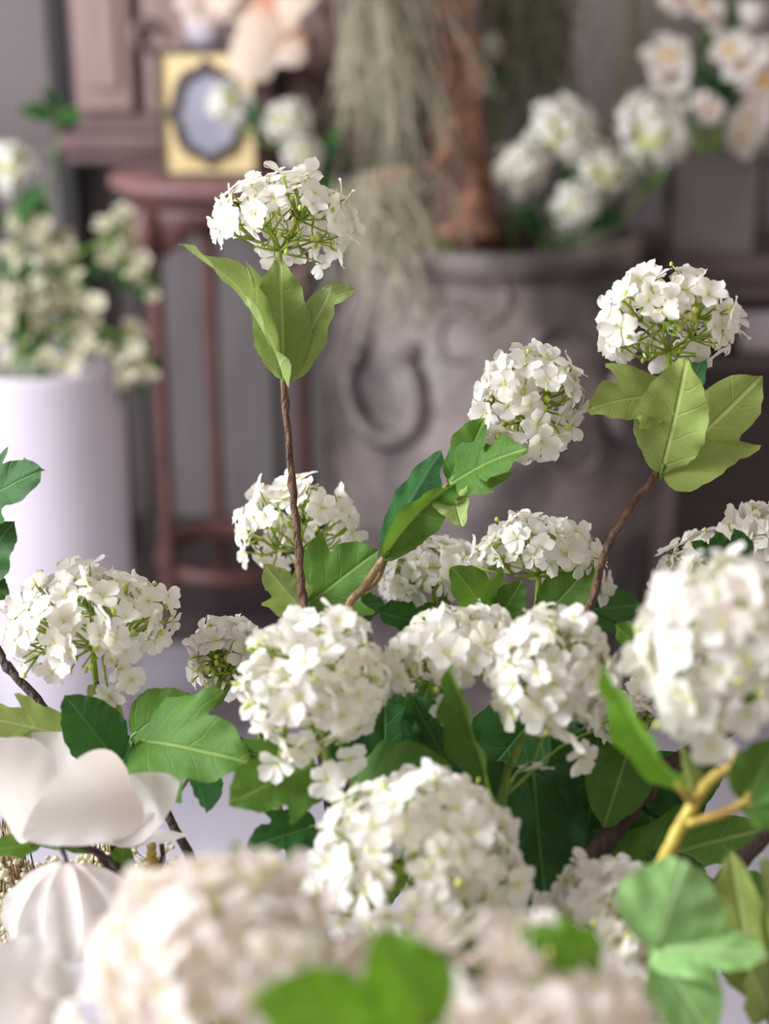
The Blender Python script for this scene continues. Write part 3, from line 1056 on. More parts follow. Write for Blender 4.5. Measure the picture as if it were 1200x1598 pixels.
s = snowball('very large blurred blush snowball bloom in front of the magnolia', (352, 1516, .505), 212, 164,  # blush here is warm reflected light carried by the floret colour
             [(420, 1760, .555)], (0.05, 0.9, 0.35), 'stem_green', 181, florets=FLOB, n=112, fr=.0115, cover=130, r=.003,
             holes=((0.1, 0.25, .17), (0.2, -0.1, .15), (-0.2, -0.45, .15)), extra=((120, 1600, .505, -.7, 0, .7), (545, 1490, .515, .6, .2, .7)))
s.leaf((385, 1370, .555), (365, 1312, .555), .6, 'ovate', 'leaf', (0, .5, .9), .3, .05)

s = snowball('blurred snowball bloom cut by the lower edge, broad leaves beside it', (790, 1600, .500), 236, 118,
             [(760, 1840, .540)], (0.0, 0.95, 0.25), 'stem_green', 191, florets=FLOB, n=110, fr=.0115, cover=125, r=.003, extra=((590, 1575, .500, -.6, .3, .7),))
s.leaf((668, 1610, .462), (586, 1450, .46), .85, 'ovate', 'leaf_bright', (0, .5, .9), .2, .06)
s.leaf((590, 1612, .452), (392, 1562, .44), .70, 'ovate', 'leaf_bright', (0, .6, .9), .2, .06)
s.leaf((935, 1496, .50), (808, 1456, .50), .70, 'lobed', 'leaf_bright', (0, .6, .8), .2, .06)
s.leaf((760, 1520, .52), (700, 1450, .53), .8, 'ovate', 'leaf', (0, .6, .8), .2, .06)

s = snowball('cream snowball bloom in the shade between the mint leaf and deep leaves', (950, 1418, .70), 84, 66,
             [(1000, 1560, .69)], (0.0, 0.9, 0.3), 'stem_green', 201, n=66, cover=130)
s = snowball('cream snowball bloom lowest in the shade under the mint green leaves', (985, 1530, .66), 90, 85,
             [(985, 1680, .66)], (0.0, 0.9, 0.35), 'stem_green', 211, n=70, cover=130)

s = Spray('foliage_spray', 'stem with blurred mint green lobed leaves curling downward', [(1020, 1470, .625), (1018, 1530, .630), (1000, 1640, .650)], 'stem_green', .0024, 'leafy branch', knots=False)
s.leaf((1024, 1478, .620), (1068, 1338, .600), .95, 'ovate', 'leaf_mint', (-.1, .35, 1), -.15, .08)
s.leaf((1022, 1480, .620), (1200, 1492, .600), .72, 'lobed', 'leaf_mint', (0, .6, .8), .15, .06)
s.leaf((1028, 1500, .620), (1110, 1625, .600), .85, 'ovate', 'leaf_mint', (.1, .5, .9), .2, .06)
s = Spray('foliage_spray', 'stem with upright pale olive leaves beside the mint green leaves', [(1200, 1560, .670), (1190, 1650, .670)], 'stem_green', .0024, 'leafy branch', knots=False)
s.leaf((1185, 1560, .670), (1140, 1325, .650), .38, 'ovate', 'leaf_olive', (-.4, .2, .9), .4, .05)
s.leaf((1200, 1560, .670), (1192, 1335, .650), .35, 'ovate', 'leaf_lit', (.4, .2, .9), .4, .05)
s.leaf((1200, 1590, .670), (1165, 1500, .650), .6, 'ovate', 'leaf_lit', (.1, .3, .9), .3, .05)

# woody branches and shaded leaves in the heart of the bouquet
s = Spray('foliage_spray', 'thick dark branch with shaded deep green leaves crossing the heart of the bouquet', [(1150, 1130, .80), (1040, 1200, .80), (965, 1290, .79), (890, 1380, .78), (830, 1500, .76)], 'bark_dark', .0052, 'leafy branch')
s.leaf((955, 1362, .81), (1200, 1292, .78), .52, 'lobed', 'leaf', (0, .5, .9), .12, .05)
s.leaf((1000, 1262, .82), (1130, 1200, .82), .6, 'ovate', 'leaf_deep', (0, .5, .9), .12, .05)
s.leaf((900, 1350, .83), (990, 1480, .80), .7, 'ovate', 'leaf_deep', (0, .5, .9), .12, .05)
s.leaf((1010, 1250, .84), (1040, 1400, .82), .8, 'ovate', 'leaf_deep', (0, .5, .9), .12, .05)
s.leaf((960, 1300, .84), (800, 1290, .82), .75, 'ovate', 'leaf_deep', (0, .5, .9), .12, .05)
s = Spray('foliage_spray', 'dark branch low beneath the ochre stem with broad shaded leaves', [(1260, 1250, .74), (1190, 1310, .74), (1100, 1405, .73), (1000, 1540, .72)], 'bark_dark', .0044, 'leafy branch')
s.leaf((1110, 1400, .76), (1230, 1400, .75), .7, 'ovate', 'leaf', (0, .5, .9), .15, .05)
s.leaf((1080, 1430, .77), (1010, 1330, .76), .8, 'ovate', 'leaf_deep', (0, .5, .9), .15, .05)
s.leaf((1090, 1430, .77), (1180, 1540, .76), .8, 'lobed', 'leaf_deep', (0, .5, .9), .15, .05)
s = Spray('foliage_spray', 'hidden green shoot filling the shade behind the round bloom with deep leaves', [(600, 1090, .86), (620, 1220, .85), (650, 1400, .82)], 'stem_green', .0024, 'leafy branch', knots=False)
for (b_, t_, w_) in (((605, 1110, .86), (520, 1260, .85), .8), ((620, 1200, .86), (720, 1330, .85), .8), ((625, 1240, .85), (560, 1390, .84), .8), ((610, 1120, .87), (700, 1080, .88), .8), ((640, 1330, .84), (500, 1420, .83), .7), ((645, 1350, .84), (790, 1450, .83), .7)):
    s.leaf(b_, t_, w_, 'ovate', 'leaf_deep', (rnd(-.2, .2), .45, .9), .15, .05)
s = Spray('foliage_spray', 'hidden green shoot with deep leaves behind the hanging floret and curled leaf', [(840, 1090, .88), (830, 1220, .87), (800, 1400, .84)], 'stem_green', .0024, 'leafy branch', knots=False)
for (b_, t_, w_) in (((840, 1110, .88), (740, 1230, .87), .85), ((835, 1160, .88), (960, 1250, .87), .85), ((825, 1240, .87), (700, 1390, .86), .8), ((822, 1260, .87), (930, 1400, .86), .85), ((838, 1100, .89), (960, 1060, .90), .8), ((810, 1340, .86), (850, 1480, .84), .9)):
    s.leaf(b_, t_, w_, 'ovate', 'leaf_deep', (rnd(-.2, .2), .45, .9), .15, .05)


# ------------------------------------------------------------------ magnolias
def magnolia(label, petals, path, r=.0022, stem='bark_dark', leaves=(), mat='magnolia'):
    s = Spray('magnolia_spray', label, path, stem, r)
    for k, q in enumerate(petals):
        b_, t_, w_, n_, fold, curl, cup, kd = q
        m = MB()
        blade(m, P(*b_), P(*t_), w_, kd, cdir(*n_), fold, curl, 0.012, 0, 500 + k, cup, nu=24, nt=8)
        m.obj('petal', [mat], s.root, P(*b_))
    for lf in leaves:
        s.leaf(*lf)
    return s


def pet(b, t, w, n, fold=0.0, curl=0.0, cup=0.0, kind='petal'):
    return (b, t, w, n, fold, curl, cup, kind)


g = (118, 1306, .750)
s = magnolia('open white magnolia bloom on a thin dark twig beside the broad snowball', [
    pet((66, 1306, .79), (60, 1142, .805), 1.0, (.15, .35, 1), 0, .04, .5),
    pet((48, 1310, .76), (-25, 1168, .74), .8, (.75, .25, .6), 0, .14, .5),
    pet((58, 1300, .775), (40, 1205, .775), .5, (.6, .3, .8), 0, .1, .5),
    pet((118, 1300, .795), (130, 1163, .81), .58, (.1, .3, 1), 0, .05, .35),
    pet((208, 1226, .75), (34, 1308, .715), .74, (-.05, .15, 1), 0, .10, .40, 'wide'),
    pet((168, 1306, .77), (280, 1216, .75), .62, (-.15, .25, 1), 0, .08, .45, 'point'),
    pet((168, 1306, .765), (250, 1270, .75), .50, (-.1, -.4, 1), 0, .10, .4, 'point'),
    pet((150, 1312, .775), (298, 1302, .78), .22, (0, 1, .55), 0, -.03, .3, 'point'),
], [(118, 1312, .755), (150, 1330, .760), (182, 1368, .765), (260, 1480, .770)],
    leaves=(((62, 1318, .770), (-30, 1330, .750), .45, 'ovate', 'leaf', (0, .6, .8), .15, .04),
            ((150, 1330, .770), (30, 1308, .760), .25, 'ovate', 'leaf', (0, .9, .5), .15, .04)))
s.leaf((186, 1372, .770), (196, 1310, .770), .6, 'ovate', 'leaf', (.1, .4, .9), .2, .05)

s = magnolia('half closed white magnolia bloom hanging down under the open one', [
    pet((90, 1346, .735), (28, 1482, .74), .42, (-.9, .1, .5), 0, .16, .6),
    pet((94, 1346, .72), (66, 1508, .70), .36, (-.4, .1, .9), 0, .16, .7),
    pet((104, 1346, .715), (106, 1512, .68), .34, (.1, .15, 1), 0, .15, .7),
    pet((112, 1346, .72), (152, 1508, .69), .36, (.5, .15, .9), 0, .16, .7),
    pet((116, 1346, .735), (200, 1470, .72), .42, (.9, .2, .5), 0, .16, .6),
    pet((104, 1344, .75), (110, 1500, .78), .9, (0, .2, 1), 0, -.1, .4),
], [(104, 1346, .730), (96, 1318, .738), (130, 1322, .750), (175, 1345, .755), (215, 1400, .760), (280, 1500, .770)], .0016, 'bark_dark')

s = magnolia('pale magnolia bloom cut by the corner, below the hanging one', [
    pet((95, 1640, .620), (-10, 1478, .620), .75, (.1, .4, 1), 0, .06, .3),
    pet((95, 1640, .610), (88, 1500, .600), .5, (.2, .3, 1), 0, .06, .4),
    pet((90, 1650, .600), (-40, 1560, .580), .7, (.1, .5, .9), 0, .06, .3),
    pet((95, 1650, .605), (60, 1560, .580), .5, (.2, .3, 1), 0, .06, .4),
], [(95, 1645, .620), (130, 1720, .640), (200, 1850, .670)], .002, 'stem_green')

# twisted ochre twig and lacy cream sprays between the magnolias
s = Spray('dry_twig', 'bare twisted ochre twig rising behind the open magnolia', [(236, 1318, .770), (240, 1345, .770), (250, 1375, .770), (300, 1500, .770)], 'stem_ochre', .0030, 'twig')
tw = MB()
tw.tube(spline([P(252, 1318, .770), P(254, 1340, .772), P(245, 1362, .774), P(252, 1382, .772)], 5), .0016, 6)
tw.obj('side_twig', 'bark_dark', s.root, P(252, 1340, .770))


def lace(label, cx, cy, d, wpx, hpx, n, path, seed):
    rg = random.Random(seed)
    s = Spray('lace_flower_spray', label, path, 'stem_tan', .0012, 'flower', knots=False)
    tops = s.pts[0]
    sc_ = d / F_PX
    m = MB()
    for k in range(9):
        e = P(cx + rg.uniform(-.8, .8) * wpx, cy + rg.uniform(-.8, .8) * hpx, d + rg.uniform(-.01, .02))
        m.tube([tops, tops.lerp(e, .5) + Vector((0, 0, .064)), e], [.0008, .0006, .0005], 4)
        for j in range(n // 9):
            q = e + Vector((rg.gauss(0, .3), rg.gauss(0, .3), rg.gauss(0, .3))) * wpx * sc_
            m.tube([e, q], .0004, 3, 1)
            m.ball(q, rg.uniform(.0013, .0026), 1, 6, 4, (1, 1, .8))
    o = m.obj('blossom_cluster', ['stem_tan', 'lace'], s.root, tops)
    o['kind'] = 'stuff'


lace('lacy cream spray of tiny blossoms behind the hanging magnolia', 26, 1408, .86, 58, 70, 620, [(40, 1450, .86), (80, 1560, .84)], 3)
lace('lacy cream spray of tiny blossoms beside the twisted ochre twig', 185, 1368, .86, 70, 26, 380, [(180, 1400, .86), (240, 1500, .84)], 4)



# ------------------------------------------------------------------ stoneware jar behind
JD = 2.9
jc = PY(782, 362, 2.75)
jr = JD / F_PX
JZ = jc.z
jar = thing('stoneware_jar', 'huge weathered grey brown stoneware jar with relief handles', 'jar', (jc.x, jc.y, 0))
rim = 205 * jr
bod = 262 * jr
prof = [(0.001, 0.0), (bod * .62, 0.0), (bod * .66, .01), (bod * .72, .08), (bod * .86, JZ * .25), (bod * .97, JZ * .45), (bod, JZ * .6), (bod * .985, JZ * .72), (bod * .92, JZ * .83), (bod * .82, JZ * .89), (rim * .93, JZ * .925), (rim * .95, JZ * .95), (rim * 1.0, JZ * .962), (rim * 1.02, JZ * .98), (rim, JZ), (rim * .94, JZ + .003), (rim * .88, JZ * .985), (rim * .84, JZ * .93), (bod * .7, JZ * .85), (0.001, JZ * .84)]
pp = spline([Vector((r, 0, z)) for r, z in prof], 4)


def jarfn(q, an, r, z):
    if z < JZ * .9 and r > .1:
        k = noise.noise(Vector((q.x * 9, q.y * 9, z * 9))) * .006 + noise.noise(Vector((q.x * 22, q.y * 22, z * 30))) * .004
        k += .004 * math.sin(z * 70) * (1 if JZ * .3 < z < JZ * .85 else 0)
        q = q * 1.0
        q.x *= 1 + k / r
        q.y *= 1 + k / r
    return q


m = MB()
m.lathe([(max(.001, q.x), q.z) for q in pp], 128, c=(jc.x, jc.y, 0), fn=jarfn)
m.obj('body', 'jar', jar)
m = MB(); m.lathe([(.001, JZ * .955), (rim * .85, JZ * .94)], 48, c=(jc.x, jc.y, 0))
m.obj('soil', 'soil', jar)


def on_jar(px, py, lift):
    """point on the jar's body seen at that height and sideways place"""
    q = PY(px, py, jc.y - bod * .8)
    z = q.z
    r = bod * 1.0
    for i in range(len(pp) - 1):
        if pp[i].z <= z <= pp[i + 1].z and i < len(pp) * .6:
            r = pp[i].x
            break
    dx = max(-r * .98, min(r * .98, q.x - jc.x))
    r += lift
    return Vector((jc.x + dx * r / (r - lift), jc.y - math.sqrt(max(1e-4, r * r - (dx * r / (r - lift)) ** 2)), z))


for sgn in (-1, 1):
    m = MB()
    pts = []
    for k in range(21):
        an = math.radians(125 + 290 * k / 20)
        px, py = 603 + 52 * math.cos(an), 618 - 68 * math.sin(an)
        q = on_jar(px, py, .012)
        if sgn > 0:
            q.x = 2 * jc.x - q.x + .02
        pts.append(q)
    m.tube(pts, [.014 + .006 * math.sin(PI * k / 20) for k in range(21)], 10)
    h = m.obj('ring_handle', 'jar', jar)
    for dpx in (570, 640):
        m = MB()
        q = on_jar(dpx, 548, .006)
        if sgn > 0:
            q.x = 2 * jc.x - q.x + .02
        m.ball(q, .024, n=10, m=6, sc=(1.2, .8, .8))
        m.obj('handle_boss', 'jar', h)
# low relief scrolls on the shoulder and belly
for (px, py, rp, a0, a1) in ((715, 530, 46, 20, 330), (760, 460, 50, 200, 430), (860, 560, 60, 0, 290), (700, 740, 44, 40, 300), (900, 690, 58, 100, 400), (640, 455, 30, 200, 420)):
    m = MB()
    pts = []
    for k in range(15):
        an = math.radians(a0 + (a1 - a0) * k / 14)
        rr = rp * (1 - .55 * k / 14)
        pts.append(on_jar(px + rr * math.cos(an), py - rr * math.sin(an), -.002))
    m.tube(pts, [.005 + .005 * math.sin(PI * k / 14) for k in range(15)], 8)
    m.obj('relief_scroll', 'jar', jar)

# driftwood standing in the jar, its top branches carry the moss
dw_ = thing('driftwood', 'weathered orange brown driftwood trunk standing in the stoneware jar', 'driftwood', (jc.x - .07, jc.y + .08, JZ * .945))
m = MB()
tp = spline([Vector((jc.x - .07, jc.y + .08, JZ * .945)), P(722, 345, 2.84), P(722, 262, 2.83), P(712, 200, 2.82), P(716, 130, 2.8), P(706, 60, 2.78), P(690, -20, 2.76)], 8)
m.tube(tp, [(.045 + .045 * (1 - i / len(tp)) ** 3) * (1 + .35 * noise.noise(Vector((i * .35, 2, 1)))) for i in range(len(tp))], 14)
for q in m.v:
    q += Vector((noise.noise(q * 30), noise.noise(q * 31 + Vector((5, 0, 0))), 0)) * .02
m.obj('trunk', 'drift', dw_)
BR = {}
for nm, pts in (('a', [P(704, 45, 2.78), P(640, -30, 2.66), P(560, -60, 2.58)]), ('b', [P(695, 0, 2.77), P(790, -50, 2.84), P(880, -60, 2.88), P(1000, -70, 2.8)]), ('c', [P(716, 150, 2.8), P(690, 120, 2.74), P(672, 90, 2.7)]), ('d', [P(712, 205, 2.8), P(680, 262, 2.62), P(640, 268, 2.5), P(568, 285, 2.45)])):
    m = MB()
    b_ = spline(pts, 8)
    m.tube(b_, [.016 - .009 * i / len(b_) for i in range(len(b_))], 8)
    m.obj('branch', 'drift', dw_)
    BR[nm] = b_


def moss(label, starts, n, length, mat, seed, sway=.02, rad=.0016, name='hanging_moss'):
    rg = random.Random(seed)
    m = MB()
    for k in range(n):
        q = Vector(rg.choice(starts)) + Vector((rg.gauss(0, .02), rg.gauss(0, .02), .01))
        L = length * rg.uniform(.35, 1.1)
        pts = [q]
        dx, dy = rg.gauss(0, sway), rg.gauss(0, sway)
        ns = 9
        for i in range(ns):
            q = q + Vector((dx * .25 + rg.gauss(0, .009), dy * .2 + rg.gauss(0, .009), -L / ns))
            pts.append(q)
        m.tube(pts, [rad * 1.2] * (ns - 1) + [rad * .8, rad * .4], 3, cap=False)
        for i in range(1, ns):
            for _ in range(2):
                e = pts[i] + Vector((rg.gauss(0, .014), rg.gauss(0, .014), rg.uniform(-.03, -.005)))
                m.tube([pts[i], e], [rad * .8, rad * .4], 3, cap=False)
    o = m.obj(name, mat)
    o['kind'] = 'stuff'
    return tag(o, label, 'moss')


moss('pale grey green moss hanging from the driftwood over the jar rim', [BR['a'][i] for i in range(6, len(BR['a']))], 105, .50, 'moss', 5, .03, .0014)
moss('pale tuft of moss draped from a low driftwood branch over the jar shoulder', [BR['d'][k] for k in range(17, len(BR['d']))], 75, .27, 'moss', 6, .02)
moss('olive moss veil hanging behind the white blooms of the jar', [BR['b'][i] for i in range(6, 17)], 110, .42, 'moss_olive', 8, .02)
moss('thin olive moss strand hanging by the grey planter', [P(988, -60, 2.8), P(980, -62, 2.8)], 12, .62, 'moss_olive', 9, .008)

# ------------------------------------------------------------------ far snowballs (too blurred to pick florets apart)
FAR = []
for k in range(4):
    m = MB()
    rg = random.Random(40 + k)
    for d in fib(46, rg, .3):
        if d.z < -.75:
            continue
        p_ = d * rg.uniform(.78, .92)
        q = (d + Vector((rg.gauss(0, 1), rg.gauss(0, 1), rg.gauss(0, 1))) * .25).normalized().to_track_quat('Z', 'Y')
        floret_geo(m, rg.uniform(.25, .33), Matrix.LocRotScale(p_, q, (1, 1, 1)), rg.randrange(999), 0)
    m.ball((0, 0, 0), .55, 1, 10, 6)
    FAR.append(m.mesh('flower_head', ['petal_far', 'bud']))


def far_snowball(label, px, py, rp, d, path, leaves=(), group=None, sq=1.0):
    c = P(px, py, d)
    path = list(path)
    if not isinstance(path[-1], Vector):        # rooted in the jar
        q = P(*path[-1])
        k = min(1, .19 / max(.01, math.hypot(q.x - jc.x, q.y - jc.y)))
        path.append(Vector((jc.x + (q.x - jc.x) * k, jc.y + (q.y - jc.y) * k, JZ * .945)))
    s = Spray('viburnum_spray', label, [(px, py + rp * .8, d)] + list(path), 'stem_green', .004, to_pot=False, knots=False, group=group)
    o = link('flower_head', random.choice(FAR), s.root, c)
    r = rp * d / F_PX
    o.scale = (r, r, r * sq)
    o.rotation_euler = (rnd(-.4, .4), rnd(-.4, .4), rnd(0, 6))
    for b_, t_, w_, mt in leaves:
        s.leaf(b_, t_, w_, 'ovate', mt, (rnd(-.3, .3), .5, .8), .2, .06, pr=.0025)
    return s


J0 = (860, 385, 2.78)
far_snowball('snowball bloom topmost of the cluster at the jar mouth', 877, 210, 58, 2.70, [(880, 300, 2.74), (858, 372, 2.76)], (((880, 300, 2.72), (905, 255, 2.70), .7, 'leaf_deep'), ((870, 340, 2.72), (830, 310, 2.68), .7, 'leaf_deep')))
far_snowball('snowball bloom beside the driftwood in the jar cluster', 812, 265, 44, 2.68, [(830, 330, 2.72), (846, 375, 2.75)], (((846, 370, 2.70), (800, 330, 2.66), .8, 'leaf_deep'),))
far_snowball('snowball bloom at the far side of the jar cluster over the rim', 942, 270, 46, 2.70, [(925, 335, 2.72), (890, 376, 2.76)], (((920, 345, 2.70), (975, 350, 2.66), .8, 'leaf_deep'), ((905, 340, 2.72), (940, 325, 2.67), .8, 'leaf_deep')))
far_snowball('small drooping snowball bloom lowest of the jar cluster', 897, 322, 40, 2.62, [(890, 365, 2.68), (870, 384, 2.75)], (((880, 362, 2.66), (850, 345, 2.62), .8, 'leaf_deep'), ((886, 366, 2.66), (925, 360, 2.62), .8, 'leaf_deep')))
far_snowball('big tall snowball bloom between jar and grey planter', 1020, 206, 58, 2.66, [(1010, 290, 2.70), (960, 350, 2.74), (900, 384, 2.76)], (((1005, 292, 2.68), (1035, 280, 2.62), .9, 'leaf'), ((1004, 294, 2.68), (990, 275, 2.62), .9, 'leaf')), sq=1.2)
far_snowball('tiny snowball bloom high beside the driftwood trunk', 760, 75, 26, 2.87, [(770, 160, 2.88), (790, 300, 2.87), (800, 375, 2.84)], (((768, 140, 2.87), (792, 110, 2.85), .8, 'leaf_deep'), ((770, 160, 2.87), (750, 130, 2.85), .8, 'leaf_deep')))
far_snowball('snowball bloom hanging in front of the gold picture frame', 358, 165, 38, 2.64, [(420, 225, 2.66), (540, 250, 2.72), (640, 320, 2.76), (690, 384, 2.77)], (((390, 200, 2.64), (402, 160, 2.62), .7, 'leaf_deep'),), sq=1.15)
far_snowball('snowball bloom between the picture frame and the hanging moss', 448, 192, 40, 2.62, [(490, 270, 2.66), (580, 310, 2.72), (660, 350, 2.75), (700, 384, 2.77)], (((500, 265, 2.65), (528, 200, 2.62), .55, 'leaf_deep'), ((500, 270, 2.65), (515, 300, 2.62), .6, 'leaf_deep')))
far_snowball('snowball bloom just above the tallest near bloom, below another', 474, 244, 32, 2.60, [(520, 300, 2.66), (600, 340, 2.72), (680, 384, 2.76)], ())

# ------------------------------------------------------------------ white floor pot with cream blossom
WD = 2.55
pc = PY(62, 590, 2.42)
pz = PY(62, 592, 2.42 - .14).z
pr_ = 128 * WD / F_PX
wp = thing('floor_pot', 'tall plain white floor pot full of cream blossom sprays', 'pot', (pc.x, pc.y, 0))
m = MB()
m.lathe([(.001, 0), (pr_ * .84, 0), (pr_ * .88, .01), (pr_ * .93, pz * .5), (pr_, pz - .01), (pr_ * .99, pz), (pr_ * .93, pz), (pr_ * .9, pz - .03), (.001, pz - .05)], 64, c=(pc.x, pc.y, 0))
m.obj('body', 'pot', wp)
cream = [
    ('cream blossom spray drooping over the white pot towards the plant stand', [(205, 520), (190, 575), (215, 560), (170, 555), (228, 575), (150, 540), (185, 595), (200, 545)], 2.45),
    ('cream blossom spray reaching up to the apron of the plant stand', [(180, 345), (165, 360), (195, 365), (215, 430), (200, 415), (225, 450), (190, 400), (150, 395), (210, 395)], 2.5),
    ('cream blossom spray at the heart of the white pot', [(110, 470), (130, 490), (95, 455), (120, 440), (85, 485), (140, 460), (105, 500), (70, 470), (130, 520), (90, 530)], 2.42),
    ('pale blossom spray low over the rim of the white pot', [(20, 550), (45, 520), (70, 555), (100, 565), (125, 560), (30, 500), (55, 490), (110, 545), (10, 520)], 2.42),
    ('white blossom spray high over the white pot', [(20, 350), (40, 370), (10, 385), (55, 350), (70, 380), (30, 400), (60, 410), (15, 420)], 2.48),
    ('beige blossom spray beside the dark post over the white pot', [(85, 375), (105, 390), (75, 400), (95, 420), (120, 410), (65, 435), (100, 440)], 2.52),
    ('white blossom spray at the outer edge of the white pot', [(5, 470), (25, 455), (45, 445), (10, 440), (35, 480), (-20, 460), (-10, 500)], 2.4),
]
for label, spots, d in cream:
    rg = random.Random(label)
    tx = sum(q[0] for q in spots) / len(spots)
    ty = min(q[1] for q in spots)
    foot = Vector((pc.x + rg.uniform(-.06, .06), pc.y + rg.uniform(-.05, .05), pz - .045))
    top = P(tx, ty, d)
    mid = Vector((foot.x * .7 + top.x * .3, (foot.y + top.y) / 2, max(pz + .06, (top.z + pz) / 2)))
    s = Spray('blossom_spray', label, [top, mid, foot], 'stem_green', .0028, to_pot=False, knots=False)
    for (px, py) in spots:
        for e in range(2):
            c = P(px + rg.uniform(-16, 16), py + rg.uniform(-14, 14), d + rg.uniform(-.04, .04))
            near = min(s.pts, key=lambda q: (q - c).length)
            nr = (cdir(rg.uniform(-.8, .8), rg.uniform(-.3, .8), .8))
            m = MB()
            m.tube([near, near.lerp(c, .6) + Vector((0, 0, .012)), c - nr * .003], [.0016, .0012, .001], 4)
            m.obj('twig', 'stem_green', s.root, near)
            o = link('blossom', rg.choice(FLOC), s.root, c)
            o.rotation_mode = 'QUATERNION'
            o.rotation_quaternion = nr.to_track_quat('Z', 'Y') @ Quaternion((0, 0, 1), rg.uniform(0, 6))
            r = rg.uniform(.014, .023)
            o.scale = (r, r, r)
    for k in range(9):
        q = rg.choice(spots)
        a_ = rg.uniform(0, 6.28)
        s.leaf((q[0], q[1], d + .03), (q[0] + 42 * math.cos(a_), q[1] + 42 * math.sin(a_), d + .02), .6, 'ovate', 'leaf_deep', (rg.uniform(-.3, .3), .5, .8), .2, .06, pr=.0015)
fz_ = Vector((pc.x, pc.y, pz - .045))
far_snowball('snowball bloom highest above the white floor pot', 18, 262, 46, 2.5, [(30, 420, 2.52), (50, 560, 2.54), fz_], (((30, 340, 2.5), (72, 290, 2.48), .8, 'leaf_deep'), ((30, 350, 2.5), (60, 320, 2.47), .8, 'leaf_deep'), ((28, 345, 2.5), (85, 330, 2.47), .7, 'leaf_deep')))
s = Spray('leafy_shoot', 'thin shoot with two dark leaves in front of the dark post', [(95, 165, 2.62), (80, 300, 2.6), (70, 480, 2.58), fz_ + Vector((.02, .02, 0))], 'stem_green', .0026, 'leafy branch', to_pot=False, knots=False)
s.leaf((88, 185, 2.6), (28, 172, 2.58), .6, 'ovate', 'leaf_deep', (0, .5, .9), .2, .05, pr=.0015)
s.leaf((92, 180, 2.6), (128, 190, 2.58), .85, 'ovate', 'leaf_deep', (0, .5, .9), .2, .05, pr=.0015)
s.leaf((92, 170, 2.6), (66, 140, 2.58), .7, 'ovate', 'leaf_deep', (0, .5, .9), .2, .05, pr=.0015)

# ------------------------------------------------------------------ white vase with peach blooms on the shelf
vx = PY(322, 40, 3.1)
vs_ = thing('vase', 'small white vase on the dark shelf behind the picture frame', 'vase', (vx.x, vx.y, shz))
m = MB()
m.lathe([(.001, shz), (.034, shz), (.044, shz + .02), (.046, shz + .06), (.036, shz + .1), (.026, shz + .12), (.032, shz + .135), (.026, shz + .132), (.02, shz + .11), (.001, shz + .1)], 32, c=(vx.x, vx.y, 0))
m.obj('body', 'pot', vs_)
for label, (bx_, by_), tips in (
        ('peach lily bloom drooping widest beyond the shelf end', (425, -15), ((385, 128, .34), (415, 95, .5), (455, 90, .5), (490, 5, .55), (450, 50, .5), (370, 40, .5))),
        ('peach lily bud hanging beside the picture frame corner', (462, 48), ((444, 104, .5), (462, 102, .45), (436, 84, .5))),
        ('white and peach lily bloom leaning over the white vase', (320, -25), ((282, 18, .4), (308, 40, .5), (345, 38, .5), (365, 10, .5), (300, 10, .5)))):
    s = Spray('lily_spray', label, [(bx_, by_, 2.84), (bx_ - (bx_ - 330) * .4, -70, 2.86), Vector((vx.x, vx.y, shz + .15)), Vector((vx.x, vx.y, shz + .108))], 'stem_green', .003, to_pot=False, knots=False)
    for k, (tx, ty, w_) in enumerate(tips):
        m = MB()
        d2 = 2.79 + .02 * (k % 3)
        blade(m, P(bx_, by_, 2.84), P(tx, ty, d2), w_ + .15, 'petal', cdir(rnd(-.4, .4), .2, .9), 0, .1, .02, 0, 800 + k, -.3, nu=16, nt=4)
        m.obj('petal', ['peach'], s.root, P(bx_, by_, 2.84))

# ------------------------------------------------------------------ side table, planter and white open blooms
TD = 2.95
tl = PY(1036, 405, 2.82)
tz = tl.z
tx0, tx1 = tl.x, tl.x + .62
ty0, ty1 = tl.y, tl.y + .42
tb = thing('side_table', 'dark wooden side table with legs coloured as if lit beside the stoneware jar', 'table', ((tx0 + tx1) / 2, (ty0 + ty1) / 2, 0))
m = MB(); m.box(((tx0 + tx1) / 2, (ty0 + ty1) / 2, tz - .02), (tx1 - tx0, ty1 - ty0, .04), bev=.006)
m.obj('top', 'tablewood', tb, smooth=False)
m = MB(); m.box(((tx0 + tx1) / 2, (ty0 + ty1) / 2, tz - .065), (tx1 - tx0 - .05, ty1 - ty0 - .05, .05), bev=.004)
m.obj('apron', 'tablewood', tb, smooth=False)
sz_ = PY(1100, 556, 2.86).z
for xx in (tx0 + .04, tx1 - .04):
    for yy in (ty0 + .04, ty1 - .04):
        m = MB(); m.box((xx, yy, (tz - .09) / 2), (.045, .045, tz - .09), bev=.005)
        m.obj('leg', 'tableleg', tb, smooth=False)
m = MB(); m.box(((tx0 + tx1) / 2, (ty0 + ty1) / 2, sz_ - .01), (tx1 - tx0 - .04, ty1 - ty0 - .04, .02), bev=.003)
m.obj('shelf', 'tablewood', tb, smooth=False)
m = MB(); m.box(((tx0 + tx1) / 2, ty1 - .03, sz_ / 2 - .02), (tx1 - tx0 - .14, .015, sz_ - .06))
m.obj('back_panel', 'tablewood', tb, smooth=False)
q = PY(1150, 520, 2.88)
bx = thing('storage_box', 'pale box lying on the shelf of the side table', 'box', (q.x + .16, ty0 + .19, sz_))
m = MB(); m.box((q.x + .16, ty0 + .19, sz_ + .036), (.3, .24, .07), bev=.006)
m.obj('body', 'palebox', bx, smooth=False)
m = MB(); m.box((q.x + .16, ty0 + .19, sz_ + .079), (.308, .248, .018), bev=.004)
m.obj('lid', 'palebox', bx, smooth=False)
q0, q1 = PY(1050, 400, 2.85), PY(1192, 238, 2.85)
px0, px1 = q0.x, q1.x
ph = PY(1100, 240, 2.85).z - tz
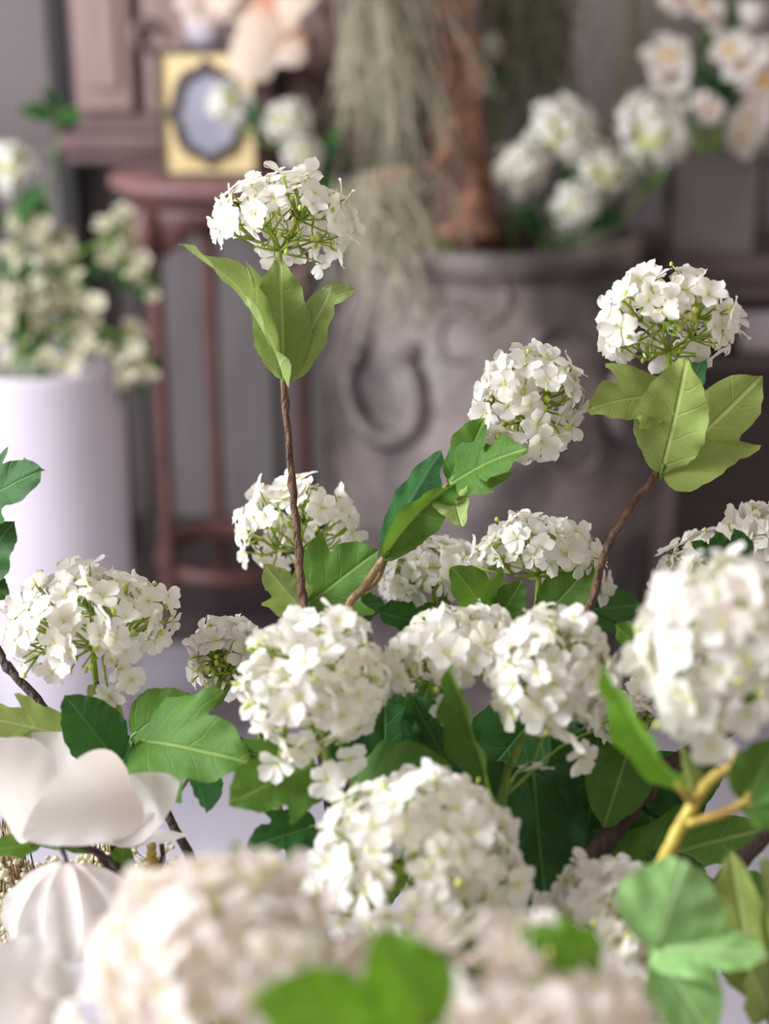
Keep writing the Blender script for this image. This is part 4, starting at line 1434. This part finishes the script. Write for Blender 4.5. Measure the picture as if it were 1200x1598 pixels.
pl = thing('planter', 'square grey mauve planter on the side table', 'planter', ((px0 + px1) / 2, ty0 + .13, tz))
m = MB()
pw = px1 - px0
pcx, pcy = (px0 + px1) / 2, ty0 + .13
for (cx_, cy_, dx_, dy_) in ((pcx, pcy - pw / 2 + .008, pw, .016), (pcx, pcy + pw / 2 - .008, pw, .016), (pcx - pw / 2 + .008, pcy, .016, pw - .032), (pcx + pw / 2 - .008, pcy, .016, pw - .032)):
    m.box((cx_, cy_, tz + ph / 2), (dx_, dy_, ph), bev=.003)
m.box((pcx, pcy, tz + .01), (pw - .03, pw - .03, .02))
m.obj('body', 'planter', pl, smooth=False)
m = MB(); m.box((pcx, pcy, tz + ph - .03), (pw - .034, pw - .034, .02))
m.obj('soil', 'soil', pl, smooth=False)

OPEN = []
for k in range(4):
    m = MB()
    floret_geo(m, 1.0, None, 300 + k, 1)
    for i in range(9):
        an = i * 2.4
        m.ball((.13 * math.cos(an) * (i % 3), .13 * math.sin(an) * (i % 3), .12), .08, 1, 6, 4)
    OPEN.append(m.mesh('blossom', ['petal_open', 'yellow']))
soil_p = Vector((pcx, pcy, tz + ph - .022))
for label, blooms, way in (
        ('white yellow eyed blossom stem leaning out of the planter towards the jar', ((1040, 92, 46, -.1, .2), (1048, 120, 34, -.3, -.4)), [(1075, 190, 2.9)]),
        ('white yellow eyed blossom stem arching to the top over the planter', ((1090, 10, 42, 0, .3), (1062, 0, 36, -.3, .2), (1110, 25, 30, .3, .2)), [(1105, 110, 2.92)]),
        ('white yellow eyed blossom stem thick with flowers over the planter', ((1192, 130, 48, .2, 0), (1162, 100, 40, -.3, .3), (1140, 78, 36, -.4, .4), (1175, 80, 34, 0, .4), (1210, 90, 40, .2, .3)), [(1168, 170, 2.92)]),
        ('white yellow eyed blossom stem nodding before the planter', ((1168, 192, 40, -.1, -.2), (1158, 215, 30, -.3, -.6), (1185, 175, 34, .3, .1)), [(1160, 225, 2.9)]),
        ('faded blossom stem with small buds over the planter middle', ((1108, 172, 26, -.3, -.1), (1092, 160, 18, -.4, .2)), [(1115, 205, 2.92)])):
    b0 = blooms[0]
    s = Spray('open_blossom_spray', label, [(b0[0], b0[1], 2.80)] + way + [soil_p + Vector((rnd(-.04, .04), rnd(-.04, .04), 0))], 'stem_green', .0035, to_pot=False, knots=False)
    for (px, py, rp, rx, ry) in blooms:
        c = P(px, py, 2.78)
        nr = cdir(rx, ry, .9)
        near = min(s.pts, key=lambda q: (q - c).length)
        if (near - c).length > .03:
            m = MB()
            m.tube([near, near.lerp(c, .5) + Vector((0, .01, .01)), c - nr * .004], .0022, 5)
            m.obj('twig', 'stem_green', s.root, near)
        o = link('blossom', random.choice(OPEN), s.root, c)
        o.rotation_mode = 'QUATERNION'
        o.rotation_quaternion = nr.to_track_quat('Z', 'Y') @ Quaternion((0, 0, 1), rnd(0, 6))
        r = rp * 2.78 / F_PX
        o.scale = (r, r, r)
    for k in range(3):
        q = blooms[0]
        a_ = rnd(0, 6.28)
        s.leaf((way[0][0], way[0][1] - 60, 2.9), (way[0][0] + 50 * math.cos(a_), way[0][1] - 60 + 50 * math.sin(a_), 2.92), .6, 'ovate', 'leaf_deep', (0, .5, .8), .2, .05, pr=.002)
s = Spray('leafy_shoot', 'dark leafy shoot between white blossoms over the planter', [(1150, 30, 2.9), (1140, 120, 2.94), soil_p], 'stem_green', .003, 'leafy branch', to_pot=False, knots=False)
s.leaf((1148, 60, 2.88), (1100, 45, 2.88), .7, 'ovate', 'leaf_deep', (0, .5, .8), .2, .05, pr=.002)
s.leaf((1148, 50, 2.88), (1180, 10, 2.88), .7, 'ovate', 'leaf_deep', (0, .5, .8), .2, .05, pr=.002)
s.leaf((1146, 40, 2.88), (1120, 0, 2.88), .7, 'ovate', 'leaf_deep', (0, .5, .8), .2, .05, pr=.002)
c = P(1172, 28, 2.8)
m = MB()
for k in range(5):
    an = k * 1.257
    blade(m, c + Vector((0, 0, -.025)), c + Vector((.022 * math.cos(an), .022 * math.sin(an), .03)), .9, 'petal', Vector((-math.cos(an), -math.sin(an), .2)), 0, -.2, .0, 0, k, .4, nu=12, nt=3)
m.obj('bud', ['magnolia'], s.root, c)
